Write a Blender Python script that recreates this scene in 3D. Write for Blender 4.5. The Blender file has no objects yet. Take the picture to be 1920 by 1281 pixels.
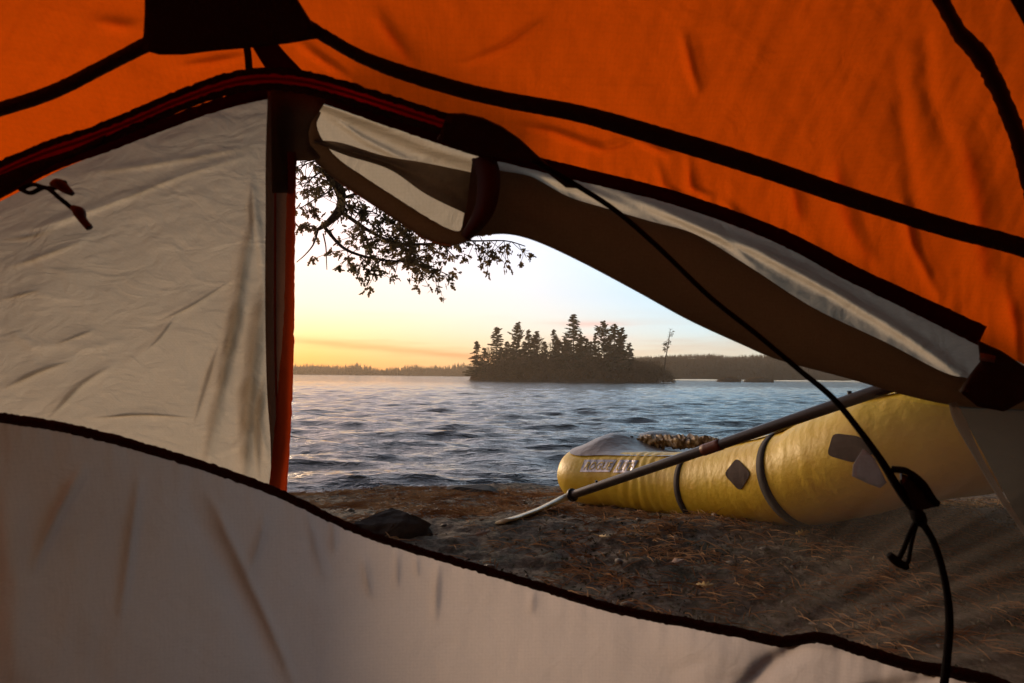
import bpy, math, random
import numpy as np
from mathutils import Vector, Matrix, noise
from mathutils.bvhtree import BVHTree
R = math.radians
sc = bpy.context.scene
# ------------------------------------------------------------------ camera
F = 1067.0                                   # focal length in photograph pixels
CAM = np.array([0.0, 0.0, 1.30])
PITCH, ROLL = math.atan(62/F), 0.010
f_ = np.array([0, math.cos(PITCH), math.sin(PITCH)])
r0 = np.array([1.0, 0, 0]); u0 = np.array([0, -math.sin(PITCH), math.cos(PITCH)])
r_ = math.cos(ROLL)*r0 + math.sin(ROLL)*u0
u_ = -math.sin(ROLL)*r0 + math.cos(ROLL)*u0
cam_data = bpy.data.cameras.new("camera"); cam = bpy.data.objects.new("camera", cam_data)
sc.collection.objects.link(cam); sc.camera = cam
cam_data.sensor_width = 36; cam_data.lens = 36*F/1920
cam_data.clip_start = 0.02; cam_data.clip_end = 9000
cam.matrix_world = Matrix(((r_[0], u_[0], -f_[0], CAM[0]), (r_[1], u_[1], -f_[1], CAM[1]), (r_[2], u_[2], -f_[2], CAM[2]), (0, 0, 0, 1)))
cam_data.dof.use_dof = True; cam_data.dof.focus_distance = 6.0; cam_data.dof.aperture_fstop = 8.0
# ------------------------------------------------------------------ sky and sun
SUN_EL, SUN_AZ = R(5.5), R(-33)              # azimuth measured from +Y, negative = left
w = bpy.data.worlds.new("World"); sc.world = w; w.use_nodes = True
wn, wl = w.node_tree.nodes, w.node_tree.links; wn.clear()
def N(t, **k):
    n = wn.new(t)
    for a, b in k.items(): setattr(n, a, b)
    return n
def wmath(op, a, b=None, clamp=False):
    n = N('ShaderNodeMath', operation=op, use_clamp=clamp)
    for i, v in enumerate((a, b)):
        if v is None: continue
        if isinstance(v, (int, float)): n.inputs[i].default_value = v
        else: wl.new(v, n.inputs[i])
    return n.outputs[0]
sky = N('ShaderNodeTexSky', sky_type='NISHITA'); sky.sun_disc = False
sky.sun_elevation = SUN_EL; sky.sun_rotation = SUN_AZ
sky.air_density = 1.0; sky.dust_density = 2.2; sky.ozone_density = 1.0
tc = N('ShaderNodeTexCoord')
nrm = N('ShaderNodeVectorMath', operation='NORMALIZE'); wl.new(tc.outputs['Generated'], nrm.inputs[0])
sep = N('ShaderNodeSeparateXYZ'); wl.new(nrm.outputs[0], sep.inputs[0])
SX, SY, SZ = sep.outputs
# thin streaky clouds
mp = N('ShaderNodeMapping'); mp.inputs['Scale'].default_value = (2.2, 2.2, 26)
mp.inputs['Rotation'].default_value = (0, R(2.0), 0); mp.inputs['Location'].default_value = (1.3, 0, 0)
wl.new(nrm.outputs[0], mp.inputs[0])
cn = N('ShaderNodeTexNoise'); cn.inputs['Scale'].default_value = 1.6; cn.inputs['Detail'].default_value = 6; cn.inputs['Roughness'].default_value = 0.55
wl.new(mp.outputs[0], cn.inputs['Vector'])
cr = N('ShaderNodeValToRGB'); cr.color_ramp.elements[0].position = 0.50; cr.color_ramp.elements[1].position = 0.70
wl.new(cn.outputs['Fac'], cr.inputs[0])
low = wmath('MULTIPLY', wmath('SUBTRACT', 1.0, wmath('MULTIPLY', wmath('ABSOLUTE', wmath('SUBTRACT', SZ, 0.055)), 16), True), cr.outputs[0])
# colour of the dawn sky: warm gold by the horizon on the sun side, cream above it, pale blue away from it
def wramp(fac, stops):
    c = N('ShaderNodeValToRGB'); e = c.color_ramp.elements; lin = lambda q: (*[(v/255/12.92 if v/255 <= .04045 else ((v/255+.055)/1.055)**2.4) for v in q], 1)
    e[0].position, e[0].color = stops[0][0], lin(stops[0][1]); e[1].position, e[1].color = stops[-1][0], lin(stops[-1][1])
    for p_, q_ in stops[1:-1]: k = e.new(p_); k.color = lin(q_)
    wl.new(fac, c.inputs[0]); return c.outputs[0]
zz = wmath('MULTIPLY', SZ, 1.0, True)
LW = wramp(zz, [(0, (236, 140, 46)), (.025, (240, 164, 72)), (.045, (240, 184, 108)), (.07, (240, 200, 148)), (.11, (240, 210, 184)), (.20, (238, 208, 204)), (.40, (236, 224, 228)), (.62, (130, 132, 148)), (1, (62, 68, 85))])
RW = wramp(zz, [(0, (220, 190, 145)), (.035, (208, 208, 192)), (.075, (186, 206, 212)), (.14, (162, 196, 217)), (.26, (160, 202, 230)), (.42, (168, 202, 224)), (.62, (88, 106, 128)), (1, (50, 62, 82))])
side = wmath('ADD', wmath('MULTIPLY', SX, 1.55), 0.52, True)     # 0 left ... 1 right
hue = N('ShaderNodeMix', data_type='RGBA'); wl.new(side, hue.inputs['Factor']); wl.new(LW, hue.inputs['A']); wl.new(RW, hue.inputs['B'])
ca = wmath('ADD', wmath('MULTIPLY', SX, -.4226), wmath('MULTIPLY', SY, .9063))
back = wmath('MULTIPLY', wmath('ADD', ca, -.20), 1.9, True)     # the sky behind, away from the dawn, is darker
dim = N('ShaderNodeVectorMath', operation='SCALE'); wl.new(hue.outputs['Result'], dim.inputs[0]); wl.new(wmath('ADD', wmath('MULTIPLY', back, .84), .16), dim.inputs['Scale'])
cloudmix = N('ShaderNodeMix', data_type='RGBA', blend_type='MULTIPLY')
wl.new(wmath('MULTIPLY', low, 0.8), cloudmix.inputs['Factor'])
wl.new(dim.outputs[0], cloudmix.inputs['A']); cloudmix.inputs['B'].default_value = (0.90, 0.66, 0.56, 1)
def gauss(x, c, wd_):                         # bell curve around c
    d_ = wmath('DIVIDE', wmath('SUBTRACT', x, c), wd_); return wmath('POWER', 2.718, wmath('MULTIPLY', wmath('MULTIPLY', d_, d_), -1.0))
line = wmath('ADD', .0255, wmath('MULTIPLY', SX, -.079))
st = wmath('MULTIPLY', wmath('MULTIPLY', gauss(SZ, line, .0065), wmath('ADD', wmath('MULTIPLY', cn.outputs['Fac'], 1.4), .1, True)), wmath('MULTIPLY', wmath('SUBTRACT', .06, SX), 9, True))
c2 = N('ShaderNodeMix', data_type='RGBA', blend_type='MULTIPLY'); wl.new(st, c2.inputs['Factor']); wl.new(cloudmix.outputs['Result'], c2.inputs['A']); c2.inputs['B'].default_value = (.84, .58, .48, 1)
wsp = wmath('MULTIPLY', wmath('MULTIPLY', wmath('ADD', gauss(SZ, .088, .005), gauss(SZ, .064, .006)), gauss(SX, .135, .055)), wmath('MULTIPLY', cn.outputs['Fac'], 1.5), True)
c3 = N('ShaderNodeMix', data_type='RGBA', blend_type='MULTIPLY'); wl.new(wsp, c3.inputs['Factor']); wl.new(c2.outputs['Result'], c3.inputs['A']); c3.inputs['B'].default_value = (1.15, .74, .70, 1)
bg = N('ShaderNodeBackground'); bg.inputs['Strength'].default_value = 0.12; wl.new(sky.outputs[0], bg.inputs['Color'])
bg2 = N('ShaderNodeBackground'); bg2.inputs['Strength'].default_value = 1.0; wl.new(c3.outputs['Result'], bg2.inputs['Color'])
ms = N('ShaderNodeMixShader'); ms.inputs[0].default_value = .95; wl.new(bg.outputs[0], ms.inputs[1]); wl.new(bg2.outputs[0], ms.inputs[2])
wo = N('ShaderNodeOutputWorld'); wl.new(ms.outputs[0], wo.inputs['Surface'])
sun_d = bpy.data.lights.new("sun", 'SUN'); sun = bpy.data.objects.new("sun", sun_d); sc.collection.objects.link(sun)
sun_d.energy = 1.3; sun_d.angle = R(16); sun_d.color = (1.0, 0.74, 0.48)
sdir = Vector((math.sin(SUN_AZ)*math.cos(SUN_EL), math.cos(SUN_AZ)*math.cos(SUN_EL), math.sin(SUN_EL)))
sun.rotation_euler = sdir.to_track_quat('Z', 'Y').to_euler()
sc.view_settings.view_transform = 'Standard'; sc.view_settings.look = 'None'
sc.view_settings.exposure = 0.90; sc.view_settings.gamma = 1.0
sc.cycles.max_bounces = 10; sc.cycles.transparent_max_bounces = 24; sc.cycles.transmission_bounces = 6
sc.cycles.caustics_reflective = False; sc.cycles.caustics_refractive = False
sc.cycles.sample_clamp_indirect = 6.0; sc.cycles.use_denoising = True
# ------------------------------------------------------------------ helpers
def S(hexa):                                 # sRGB 0-255 -> linear
    return tuple((c/255/12.92 if c/255 <= .04045 else ((c/255+.055)/1.055)**2.4) for c in hexa)
def ray(px, py):
    px, py = np.asarray(px, float), np.asarray(py, float)
    return f_ + r_*((px-960)/F)[..., None] + u_*((640.5-py)/F)[..., None]
def P(px, py, d):
    return CAM + ray(px, py)*np.asarray(d, float)[..., None]
def pix(p):                                  # world -> photograph pixel
    v = np.asarray(p)-CAM; d = v@f_
    return 960+F*(v@r_)/d, 640.5-F*(v@u_)/d
def link(o, parent=None):
    sc.collection.objects.link(o)
    if parent: o.parent = parent; o.matrix_parent_inverse = parent.matrix_basis.inverted()
    return o
def mesh(name, verts, faces, mat, parent=None, smooth=True):
    me = bpy.data.meshes.new(name)
    verts = np.asarray(verts, float).reshape(-1, 3)
    if isinstance(faces, np.ndarray) and faces.ndim == 2:
        k = faces.shape[1]; n = len(faces)
        me.vertices.add(len(verts)); me.vertices.foreach_set('co', verts.ravel())
        me.loops.add(n*k); me.loops.foreach_set('vertex_index', faces.astype(np.int32).ravel())
        me.polygons.add(n); me.polygons.foreach_set('loop_start', np.arange(0, n*k, k, dtype=np.int32))
        me.update(calc_edges=True)
    else:
        me.from_pydata([tuple(v) for v in verts], [], [tuple(map(int, q)) for q in faces])
    me.validate()
    if smooth: me.polygons.foreach_set('use_smooth', [True]*len(me.polygons))
    me.materials.append(mat)
    return link(bpy.data.objects.new(name, me), parent)
def gridfaces(nr, nc, closed=False):
    i = np.arange(nr-1)[:, None]; c = nc if closed else nc-1; j = np.arange(c)[None, :]
    a = i*nc+j; b = i*nc+(j+1) % nc
    return np.stack([a, b, b+nc, a+nc], -1).reshape(-1, 4)
def empty(name, loc=(0, 0, 0)):
    o = bpy.data.objects.new(name, None); o.location = loc; o.empty_display_size = .1
    return link(o)
def tag(o, label=None, cat=None, group=None, kind=None):
    if label: o['label'] = label
    if cat: o['category'] = cat
    if group: o['group'] = group
    if kind: o['kind'] = kind
    return o
def spline(pts, n, ld=2):                    # Catmull-Rom through points (any dimension), ~uniform in length
    p = np.asarray(pts, float); p = np.vstack([2*p[0]-p[1], p, 2*p[-1]-p[-2]])
    out = []
    for i in range(1, len(p)-2):
        t = np.linspace(0, 1, 24, endpoint=False)[:, None]
        a, b, c, d = p[i-1], p[i], p[i+1], p[i+2]
        out.append(.5*((2*b)+(c-a)*t+(2*a-5*b+4*c-d)*t*t+(3*b-a-3*c+d)*t**3))
    out = np.vstack(out+[p[-2:-1]])
    s = np.r_[0, np.cumsum(np.linalg.norm(np.diff(out[:, :ld], axis=0), axis=1))]
    q = np.linspace(0, s[-1], n)
    return np.stack([np.interp(q, s, out[:, k]) for k in range(out.shape[1])], 1)
def _hash(ix, iy, seed):
    h = (ix*374761393 + iy*668265263 + seed*1442695041) & 0xffffffff
    h = ((h ^ (h >> 13))*1274126177) & 0xffffffff
    return ((h ^ (h >> 16)) & 0xffff)/65535.0
def vnoise(x, y, seed=0):
    ix, iy = np.floor(x).astype(np.int64), np.floor(y).astype(np.int64)
    fx, fy = x-ix, y-iy; fx = fx*fx*(3-2*fx); fy = fy*fy*(3-2*fy)
    a, b = _hash(ix, iy, seed), _hash(ix+1, iy, seed); c, d = _hash(ix, iy+1, seed), _hash(ix+1, iy+1, seed)
    return (a+(b-a)*fx)*(1-fy)+(c+(d-c)*fx)*fy
def fbm(x, y, oct=4, seed=0, rough=.5):
    s, a, t = 0, 1, 0
    for k in range(oct):
        s = s+a*(vnoise(x*2**k+17*k, y*2**k+9*k, seed+k)-.5); t += a; a *= rough
    return s/t*2
# ------------------------------------------------------------------ materials
def mat(name, base=(.5, .5, .5), rough=.6, metal=0, noise_s=None, base2=None, bump=0, bump_s=40, spec=.4, coords='Object', detail=6, lo=.35, hi=.65):
    m = bpy.data.materials.new(name); m.use_nodes = True
    n, l = m.node_tree.nodes, m.node_tree.links
    b = n['Principled BSDF']; b.inputs['Base Color'].default_value = (*base, 1); b.inputs['Roughness'].default_value = rough
    b.inputs['Metallic'].default_value = metal; b.inputs['Specular IOR Level'].default_value = spec
    t = n.new('ShaderNodeTexCoord')
    if noise_s:
        q = n.new('ShaderNodeTexNoise'); q.inputs['Scale'].default_value = noise_s; q.inputs['Detail'].default_value = detail
        l.new(t.outputs[coords], q.inputs['Vector'])
        c = n.new('ShaderNodeValToRGB'); c.color_ramp.elements[0].color = (*base, 1); c.color_ramp.elements[1].color = (*(base2 or base), 1)
        c.color_ramp.elements[0].position = lo; c.color_ramp.elements[1].position = hi
        l.new(q.outputs['Fac'], c.inputs[0]); l.new(c.outputs[0], b.inputs['Base Color'])
    if bump:
        q = n.new('ShaderNodeTexNoise'); q.inputs['Scale'].default_value = bump_s; q.inputs['Detail'].default_value = 5
        l.new(t.outputs[coords], q.inputs['Vector'])
        u = n.new('ShaderNodeBump'); u.inputs['Strength'].default_value = bump; u.inputs['Distance'].default_value = .01
        l.new(q.outputs['Fac'], u.inputs['Height']); l.new(u.outputs[0], b.inputs['Normal'])
    return m
def fabric(name, through, surface, w_through=.7, weave=52, var=.08, crinkle=.25):
    """thin woven nylon: light passes through it and a little reflects"""
    m = bpy.data.materials.new(name); m.use_nodes = True
    n, l = m.node_tree.nodes, m.node_tree.links; n.remove(n['Principled BSDF'])
    t = n.new('ShaderNodeTexCoord')
    q = n.new('ShaderNodeTexNoise'); q.inputs['Scale'].default_value = 7; q.inputs['Detail'].default_value = 8; l.new(t.outputs['Object'], q.inputs['Vector'])
    wv = n.new('ShaderNodeTexWave'); wv.bands_direction = 'X'; wv.inputs['Scale'].default_value = weave; l.new(t.outputs['Object'], wv.inputs['Vector'])
    wz = n.new('ShaderNodeTexWave'); wz.bands_direction = 'Z'; wz.inputs['Scale'].default_value = weave; l.new(t.outputs['Object'], wz.inputs['Vector'])
    fine = n.new('ShaderNodeTexNoise'); fine.inputs['Scale'].default_value = 260; fine.inputs['Detail'].default_value = 2; l.new(t.outputs['Object'], fine.inputs['Vector'])
    def M(op, a, b):
        x = n.new('ShaderNodeMath'); x.operation = op
        for i, v in enumerate((a, b)):
            if isinstance(v, (int, float)): x.inputs[i].default_value = v
            else: l.new(v, x.inputs[i])
        return x.outputs[0]
    s = M('ADD', M('MULTIPLY', M('SUBTRACT', q.outputs['Fac'], .5), var*3), M('MULTIPLY', M('SUBTRACT', fine.outputs['Fac'], .5), var*3))
    s = M('ADD', s, M('SUBTRACT', 1.03, M('MULTIPLY', M('ADD', M('POWER', wv.outputs['Fac'], 6.0), M('POWER', wz.outputs['Fac'], 6.0)), .03)))
    def col(c):
        x = n.new('ShaderNodeVectorMath'); x.operation = 'SCALE'; x.inputs[0].default_value = c; l.new(s, x.inputs['Scale']); return x.outputs[0]
    cn_ = n.new('ShaderNodeTexNoise'); cn_.inputs['Scale'].default_value = 14; cn_.inputs['Detail'].default_value = 7; cn_.inputs['Distortion'].default_value = 1.2
    l.new(t.outputs['Object'], cn_.inputs['Vector'])
    bu = n.new('ShaderNodeBump'); bu.inputs['Strength'].default_value = crinkle; bu.inputs['Distance'].default_value = .012; l.new(cn_.outputs['Fac'], bu.inputs['Height'])
    tr = n.new('ShaderNodeBsdfTranslucent'); l.new(col(through), tr.inputs[0]); l.new(bu.outputs[0], tr.inputs['Normal'])
    di = n.new('ShaderNodeBsdfDiffuse'); l.new(col(surface), di.inputs[0]); l.new(bu.outputs[0], di.inputs['Normal'])
    mx = n.new('ShaderNodeMixShader'); mx.inputs[0].default_value = w_through; l.new(di.outputs[0], mx.inputs[1]); l.new(tr.outputs[0], mx.inputs[2])
    l.new(mx.outputs[0], n['Material Output'].inputs[0])
    return m
M_orange = fabric('orange_nylon', (.80, .098, .002), (.46, .045, .003), .66, var=.06, crinkle=.30)
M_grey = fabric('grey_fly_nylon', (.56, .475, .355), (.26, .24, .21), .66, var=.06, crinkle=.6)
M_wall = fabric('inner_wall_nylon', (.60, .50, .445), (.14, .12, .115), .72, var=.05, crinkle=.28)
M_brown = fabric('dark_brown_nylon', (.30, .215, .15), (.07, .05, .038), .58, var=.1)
M_seamtape = fabric('maroon_seam_tape', (.16, .010, .006), (.05, .005, .004), .5, var=.05)
M_redtape = fabric('dark_red_tape', (.62, .035, .02), (.10, .008, .006), .6, var=.05)
M_redlit = fabric('red_flap', (.66, .20, .075), (.26, .06, .03), .75, var=.05)
M_black = mat('black_webbing', (.020, .011, .010), .85, bump=.4, bump_s=300)
M_cord = mat('black_cord', (.005, .004, .004), .9, spec=.1, bump=.5, bump_s=900)
M_plastic = mat('black_buckle_plastic', (.01, .01, .01), .35)
M_white = mat('white_label_cloth', (.6, .5, .47), .7)
M_floor = mat('tent_floor_cloth', (.05, .045, .045), .6, bump=.3, bump_s=30)
# ------------------------------------------------------------------ tent surfaces
CT = CAM+np.array([0.08, -0.50, -0.60]); PW = 2.4
def depth_dome(px, py, dims, disp=0.0):
    d = ray(px, py); lo = np.zeros(d.shape[:-1]); hi = np.full(d.shape[:-1], 6.0)
    for _ in range(40):
        m = (lo+hi)/2; q = np.abs((CAM-CT+d*m[..., None])/dims); v = (q**PW).sum(-1) < 1
        lo = np.where(v, m, lo); hi = np.where(v, hi, m)
    return lo+disp
E1 = np.array([1.50, 1.50, 1.28]); E2 = np.array([1.60, 1.60, 1.37])
D1 = lambda px, py: depth_dome(np.asarray(px, float), np.asarray(py, float), E1)
D2 = lambda px, py: depth_dome(np.asarray(px, float), np.asarray(py, float), E2)
seam_pts = np.array([(-700, 800), (-600, 720), (-300, 520), (0, 378), (100, 325), (200, 283), (300, 243), (400, 207), (505, 178), (560, 172), (640, 198), (740, 235), (900, 285), (960, 303), (1080, 330), (1267, 382), (1455, 452), (1595, 527), (1700, 575), (1839, 642), (2100, 780), (2500, 1010), (2700, 1120)], float)
_ss = spline(seam_pts, 600)
seam = lambda px: np.interp(px, _ss[:, 0], _ss[:, 1])
low_pts = np.array([(-700, 700), (-500, 715), (-250, 745), (0, 783), (120, 802), (250, 834), (400, 880), (530, 928), (650, 986), (750, 1022), (850, 1052), (1000, 1096), (1150, 1141), (1300, 1170), (1400, 1190), (1460, 1203), (1495, 1200), (1540, 1196), (1600, 1214), (1700, 1246), (1770, 1258), (1850, 1275), (1920, 1302), (2200, 1400), (2600, 1500)], float)
_ls = spline(low_pts, 800)
lowedge = lambda px: np.interp(px, _ls[:, 0], _ls[:, 1])
def d_fly(px, py):                           # the grey vestibule fly: leaves the dome at the seam and runs out to the ground
    px, py = np.asarray(px, float), np.asarray(py, float)
    s = seam(px)
    return D2(px, s)+np.clip(py-s, 0, None)*.00135*(1+.0*px)
def crease(px, py, lines):                   # folds: (polyline, half width px, height m) -> displacement along the ray
    out = np.zeros(np.shape(px))
    for pts, wd, amp in lines:
        pts = np.asarray(pts, float)
        best = np.full(np.shape(px), 1e9); tt = np.zeros(np.shape(px)); n = len(pts)-1
        for k in range(n):
            a, b = pts[k], pts[k+1]; ab = b-a; t = np.clip(((px-a[0])*ab[0]+(py-a[1])*ab[1])/(ab@ab), 0, 1)
            dx, dy = px-(a[0]+ab[0]*t), py-(a[1]+ab[1]*t); dd = np.hypot(dx, dy)
            m = dd < best; best = np.where(m, dd, best); tt = np.where(m, (k+t)/n, tt)
        out += amp*np.exp(-(best/wd)**2)*np.sin(np.pi*np.clip(tt*.96+.02, 0, 1))**.5
    return out
tent = empty('tent', tuple(CAM+np.array([0, .1, -.62])))
tag(tent, 'inner tent body seen from inside, black webbing arch and pale grey lower door wall', 'tent')
fly = empty('rainfly', tuple(CAM+np.array([0, .1, -.6])))
tag(fly, 'orange rainfly with pale grey lower panels, stretched over the tent, its door rolled open', 'rainfly')
def tuck_shade_mat(name, col, dens):
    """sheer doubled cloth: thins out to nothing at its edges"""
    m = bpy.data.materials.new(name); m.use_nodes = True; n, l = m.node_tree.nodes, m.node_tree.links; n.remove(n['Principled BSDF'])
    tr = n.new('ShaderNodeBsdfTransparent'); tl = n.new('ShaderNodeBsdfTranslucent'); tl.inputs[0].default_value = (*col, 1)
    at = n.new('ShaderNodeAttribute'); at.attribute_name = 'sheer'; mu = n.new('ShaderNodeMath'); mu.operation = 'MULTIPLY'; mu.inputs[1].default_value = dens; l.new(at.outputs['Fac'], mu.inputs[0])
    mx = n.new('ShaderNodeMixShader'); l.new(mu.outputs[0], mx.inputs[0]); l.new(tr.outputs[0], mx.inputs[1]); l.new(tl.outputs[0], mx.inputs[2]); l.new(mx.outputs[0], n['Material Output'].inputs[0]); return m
def pleat_shades(name, lines, dfun, m, parent, off=.006):
    """fold shade: sheer tapering strips of doubled cloth laid behind the panel"""
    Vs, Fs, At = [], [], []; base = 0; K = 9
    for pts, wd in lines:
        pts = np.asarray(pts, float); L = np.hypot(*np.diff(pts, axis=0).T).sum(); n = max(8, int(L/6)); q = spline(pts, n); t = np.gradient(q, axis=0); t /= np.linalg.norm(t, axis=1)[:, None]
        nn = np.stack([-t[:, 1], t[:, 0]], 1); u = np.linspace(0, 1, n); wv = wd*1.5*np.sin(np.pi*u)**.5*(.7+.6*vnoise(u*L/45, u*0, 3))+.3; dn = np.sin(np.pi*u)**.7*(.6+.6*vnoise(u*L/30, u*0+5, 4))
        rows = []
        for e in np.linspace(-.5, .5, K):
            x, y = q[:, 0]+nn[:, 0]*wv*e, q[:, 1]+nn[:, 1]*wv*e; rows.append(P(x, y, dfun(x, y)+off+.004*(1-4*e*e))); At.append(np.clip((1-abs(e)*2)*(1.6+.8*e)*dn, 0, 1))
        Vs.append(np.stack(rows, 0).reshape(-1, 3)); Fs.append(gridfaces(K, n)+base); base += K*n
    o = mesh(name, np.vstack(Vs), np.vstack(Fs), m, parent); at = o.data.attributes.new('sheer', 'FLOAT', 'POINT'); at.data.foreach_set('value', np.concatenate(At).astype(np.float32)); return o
# ---- orange canopy (front field conforming to seam, rest of the dome behind the camera)
cre_or = [([(1010, 40), (940, 90), (870, 122)], 7, .006), ([(1280, 60), (1295, 130), (1310, 175)], 9, .006), ([(960, 235), (1030, 245), (1130, 280), (1190, 262)], 9, .006),
          ([(1190, 262), (1255, 290)], 7, .005), ([(1235, 310), (1245, 350), (1280, 372)], 7, .006), ([(1290, 290), (1295, 350), (1330, 370)], 7, .006), ([(1360, 380), (1385, 410), (1450, 450)], 8, .006),
          ([(560, 80), (600, 110), (660, 150)], 9, .005), ([(180, 40), (260, 50)], 14, .004), ([(340, 125), (460, 105)], 8, .004), ([(500, 100), (540, 150), (600, 165)], 8, .005),
          ([(1680, 110), (1690, 210), (1710, 340), (1730, 480)], 16, -.004), ([(1735, 60), (1740, 170), (1790, 300)], 18, -.004), ([(1800, 240), (1830, 380), (1850, 560)], 26, .005),
          ([(1690, 370), (1710, 460), (1760, 560)], 10, .006), ([(1480, 330), (1500, 420)], 14, .004), ([(1880, 520), (1900, 600), (1905, 660)], 14, .004), ([(700, 20), (780, 130)], 16, .004), ([(1560, 280), (1590, 420), (1640, 500)], 20, .004)]
nc, nr = 620, 230
cx = np.linspace(-560, 2460, nc); tr_ = np.linspace(0, 1, nr)**1.25
PX = np.tile(cx, (nr, 1)); s0 = seam(cx); PY = s0[None, :]+(-710-s0[None, :])*tr_[:, None]
dd = D2(PX, PY)
sd_ = np.clip(s0[None]-PY, 0, None)
dd = dd+crease(PX, PY, cre_or)+.0045*fbm(PX/17, sd_/160, 2, 71)*np.exp(-sd_/70)+.0016*fbm(PX/30+PY/60, PY/160, 2, 72)+.006*fbm(PX/260, PY/420, 4, 3)+.0012*fbm(PX/40, PY/60, 3, 8)
can_d = lambda x, y: D2(x, y)+crease(x, y, cre_or)+.006*fbm(x/260, y/420, 4, 3)
pc2 = pleat_shades('canopy_crease_shade', [(l_[0], l_[1]*.8) for l_ in cre_or if l_[2] > 0], can_d, tuck_shade_mat('orange_tuck_shade', (.75, .09, .004), .55), fly, off=.004)
can_o = mesh('orange_canopy', P(PX, PY, dd).reshape(-1, 3), gridfaces(nr, nc), M_orange, fly)
def dome_rest(name, E, m, parent, ymin=-710):
    na, ne = 220, 90
    az = np.linspace(0, 2*np.pi, na, endpoint=False); el = np.linspace(.001, np.pi/2-.01, ne)
    A, L = np.meshgrid(az, el); d = np.stack([np.sin(A)*np.cos(L), np.cos(A)*np.cos(L), np.sin(L)], -1)
    k = ((np.abs(d/E)**PW).sum(-1))**(-1/PW)
    V = CT+d*k[..., None]
    v = V-CAM; dep = v@f_; okd = dep > .02
    X = np.where(okd, 960+F*(v@r_)/np.where(okd, dep, 1), 1e6); Y = np.where(okd, 640.5-F*(v@u_)/np.where(okd, dep, 1), -1e6)
    inside = okd & (X > -560) & (X < 2460) & (Y > ymin)
    fc = gridfaces(ne, na, True); keep = ~inside.reshape(-1)[fc].all(1)
    top = CT+np.array([0, 0, E[2]]); base = len(V.reshape(-1, 3))
    capf = [(base, (ne-1)*na+(j+1) % na, (ne-1)*na+j, (ne-1)*na+j) for j in range(na)]
    V = np.vstack([V.reshape(-1, 3)+np.array([0, 0, 0]), top[None]])
    faces = [tuple(q) for q in fc[keep]]+[(base, (ne-1)*na+j, (ne-1)*na+(j+1) % na) for j in range(na)]
    return mesh(name, V, faces, m, parent)
dome_rest('rear_canopy', E2*1.004, M_orange, fly)
# ---- grey fly panels
fold_fly = [([(478, 400), (455, 500), (440, 600), (415, 720), (385, 880)], 12, .020), ([(492, 560), (478, 640), (466, 760), (455, 900)], 14, .028), ([(470, 330), (490, 480), (500, 620)], 7, .008),
            ([(150, 325), (300, 305), (490, 270)], 7, .006), ([(60, 430), (230, 370), (330, 330), (480, 285)], 8, .007), ([(0, 445), (100, 420), (230, 370)], 9, .006), ([(95, 770), (150, 720), (215, 680)], 9, .010),
            ([(0, 730), (70, 695), (140, 670)], 9, .008), ([(170, 780), (270, 775), (360, 780)], 8, .006), ([(110, 640), (180, 615)], 8, .006), ([(230, 690), (290, 640), (330, 590)], 9, .006), ([(280, 600), (360, 570), (440, 520)], 8, .006),
            ([(140, 660), (180, 650), (230, 640)], 7, .006), ([(0, 500), (100, 470), (180, 440)], 9, .006), ([(430, 640), (400, 720), (370, 800)], 10, .008), ([(380, 860), (440, 840), (470, 800)], 6, .006), ([(500, 700), (485, 780), (500, 860)], 6, .010),
            ([(0, 560), (60, 545), (120, 560)], 10, .005), ([(20, 620), (60, 650), (160, 645)], 9, .006)]
def fly_d(PX, PY, folds, extra=0, nz=1.0, s0=None):
    s0 = seam(PX) if s0 is None else s0
    return d_fly(PX, PY)+extra+crease(PX, PY, folds)+nz*(.018*fbm(PX/220, PY/300, 3, 21)+.004*fbm(PX/60+PY/90, PY/50, 4, 5)+.0015*fbm(PX/16, PY/22, 3, 9))*np.clip((PY-s0)/60, 0, 1)
def fly_panel(name, x0, x1, ybot, n1, n2, m, folds, extra=0, top=None, nz=1.0):
    xs = np.linspace(x0, x1, n1); t = np.linspace(0, 1, n2)
    PX = np.tile(xs, (n2, 1)); s0 = seam(xs) if top is None else top(xs); b = np.full_like(xs, ybot) if np.isscalar(ybot) else ybot(xs)
    PY = s0[None]+(b-s0)[None]*t[:, None]
    dd = fly_d(PX, PY, folds, extra, nz, s0[None])
    return mesh(name, P(PX, PY, dd).reshape(-1, 3), gridfaces(n2, n1), m, fly)
panel_o = fly_panel('side_panel', -560, 518, 1120, 400, 260, M_grey, fold_fly)
pc1 = pleat_shades('panel_crease_shade', [([(478, 380), (460, 470), (444, 580), (420, 700), (395, 810), (380, 890)], 24), ([(492, 520), (478, 640), (468, 740), (462, 840), (458, 920)], 34), ([(495, 700), (485, 800), (486, 900)], 16), ([(470, 330), (468, 400), (474, 470)], 7),
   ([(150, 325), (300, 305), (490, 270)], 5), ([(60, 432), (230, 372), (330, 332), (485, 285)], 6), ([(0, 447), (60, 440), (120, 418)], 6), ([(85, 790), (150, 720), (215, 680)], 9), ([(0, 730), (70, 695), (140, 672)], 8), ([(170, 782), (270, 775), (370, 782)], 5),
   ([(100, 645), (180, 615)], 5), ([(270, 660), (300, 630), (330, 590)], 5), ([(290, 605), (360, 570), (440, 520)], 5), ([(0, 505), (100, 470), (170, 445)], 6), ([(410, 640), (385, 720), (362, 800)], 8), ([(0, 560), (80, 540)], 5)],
   lambda x, y: fly_d(x, y, fold_fly), tuck_shade_mat('grey_tuck_shade', (.45, .38, .30), .85), fly)
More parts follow.
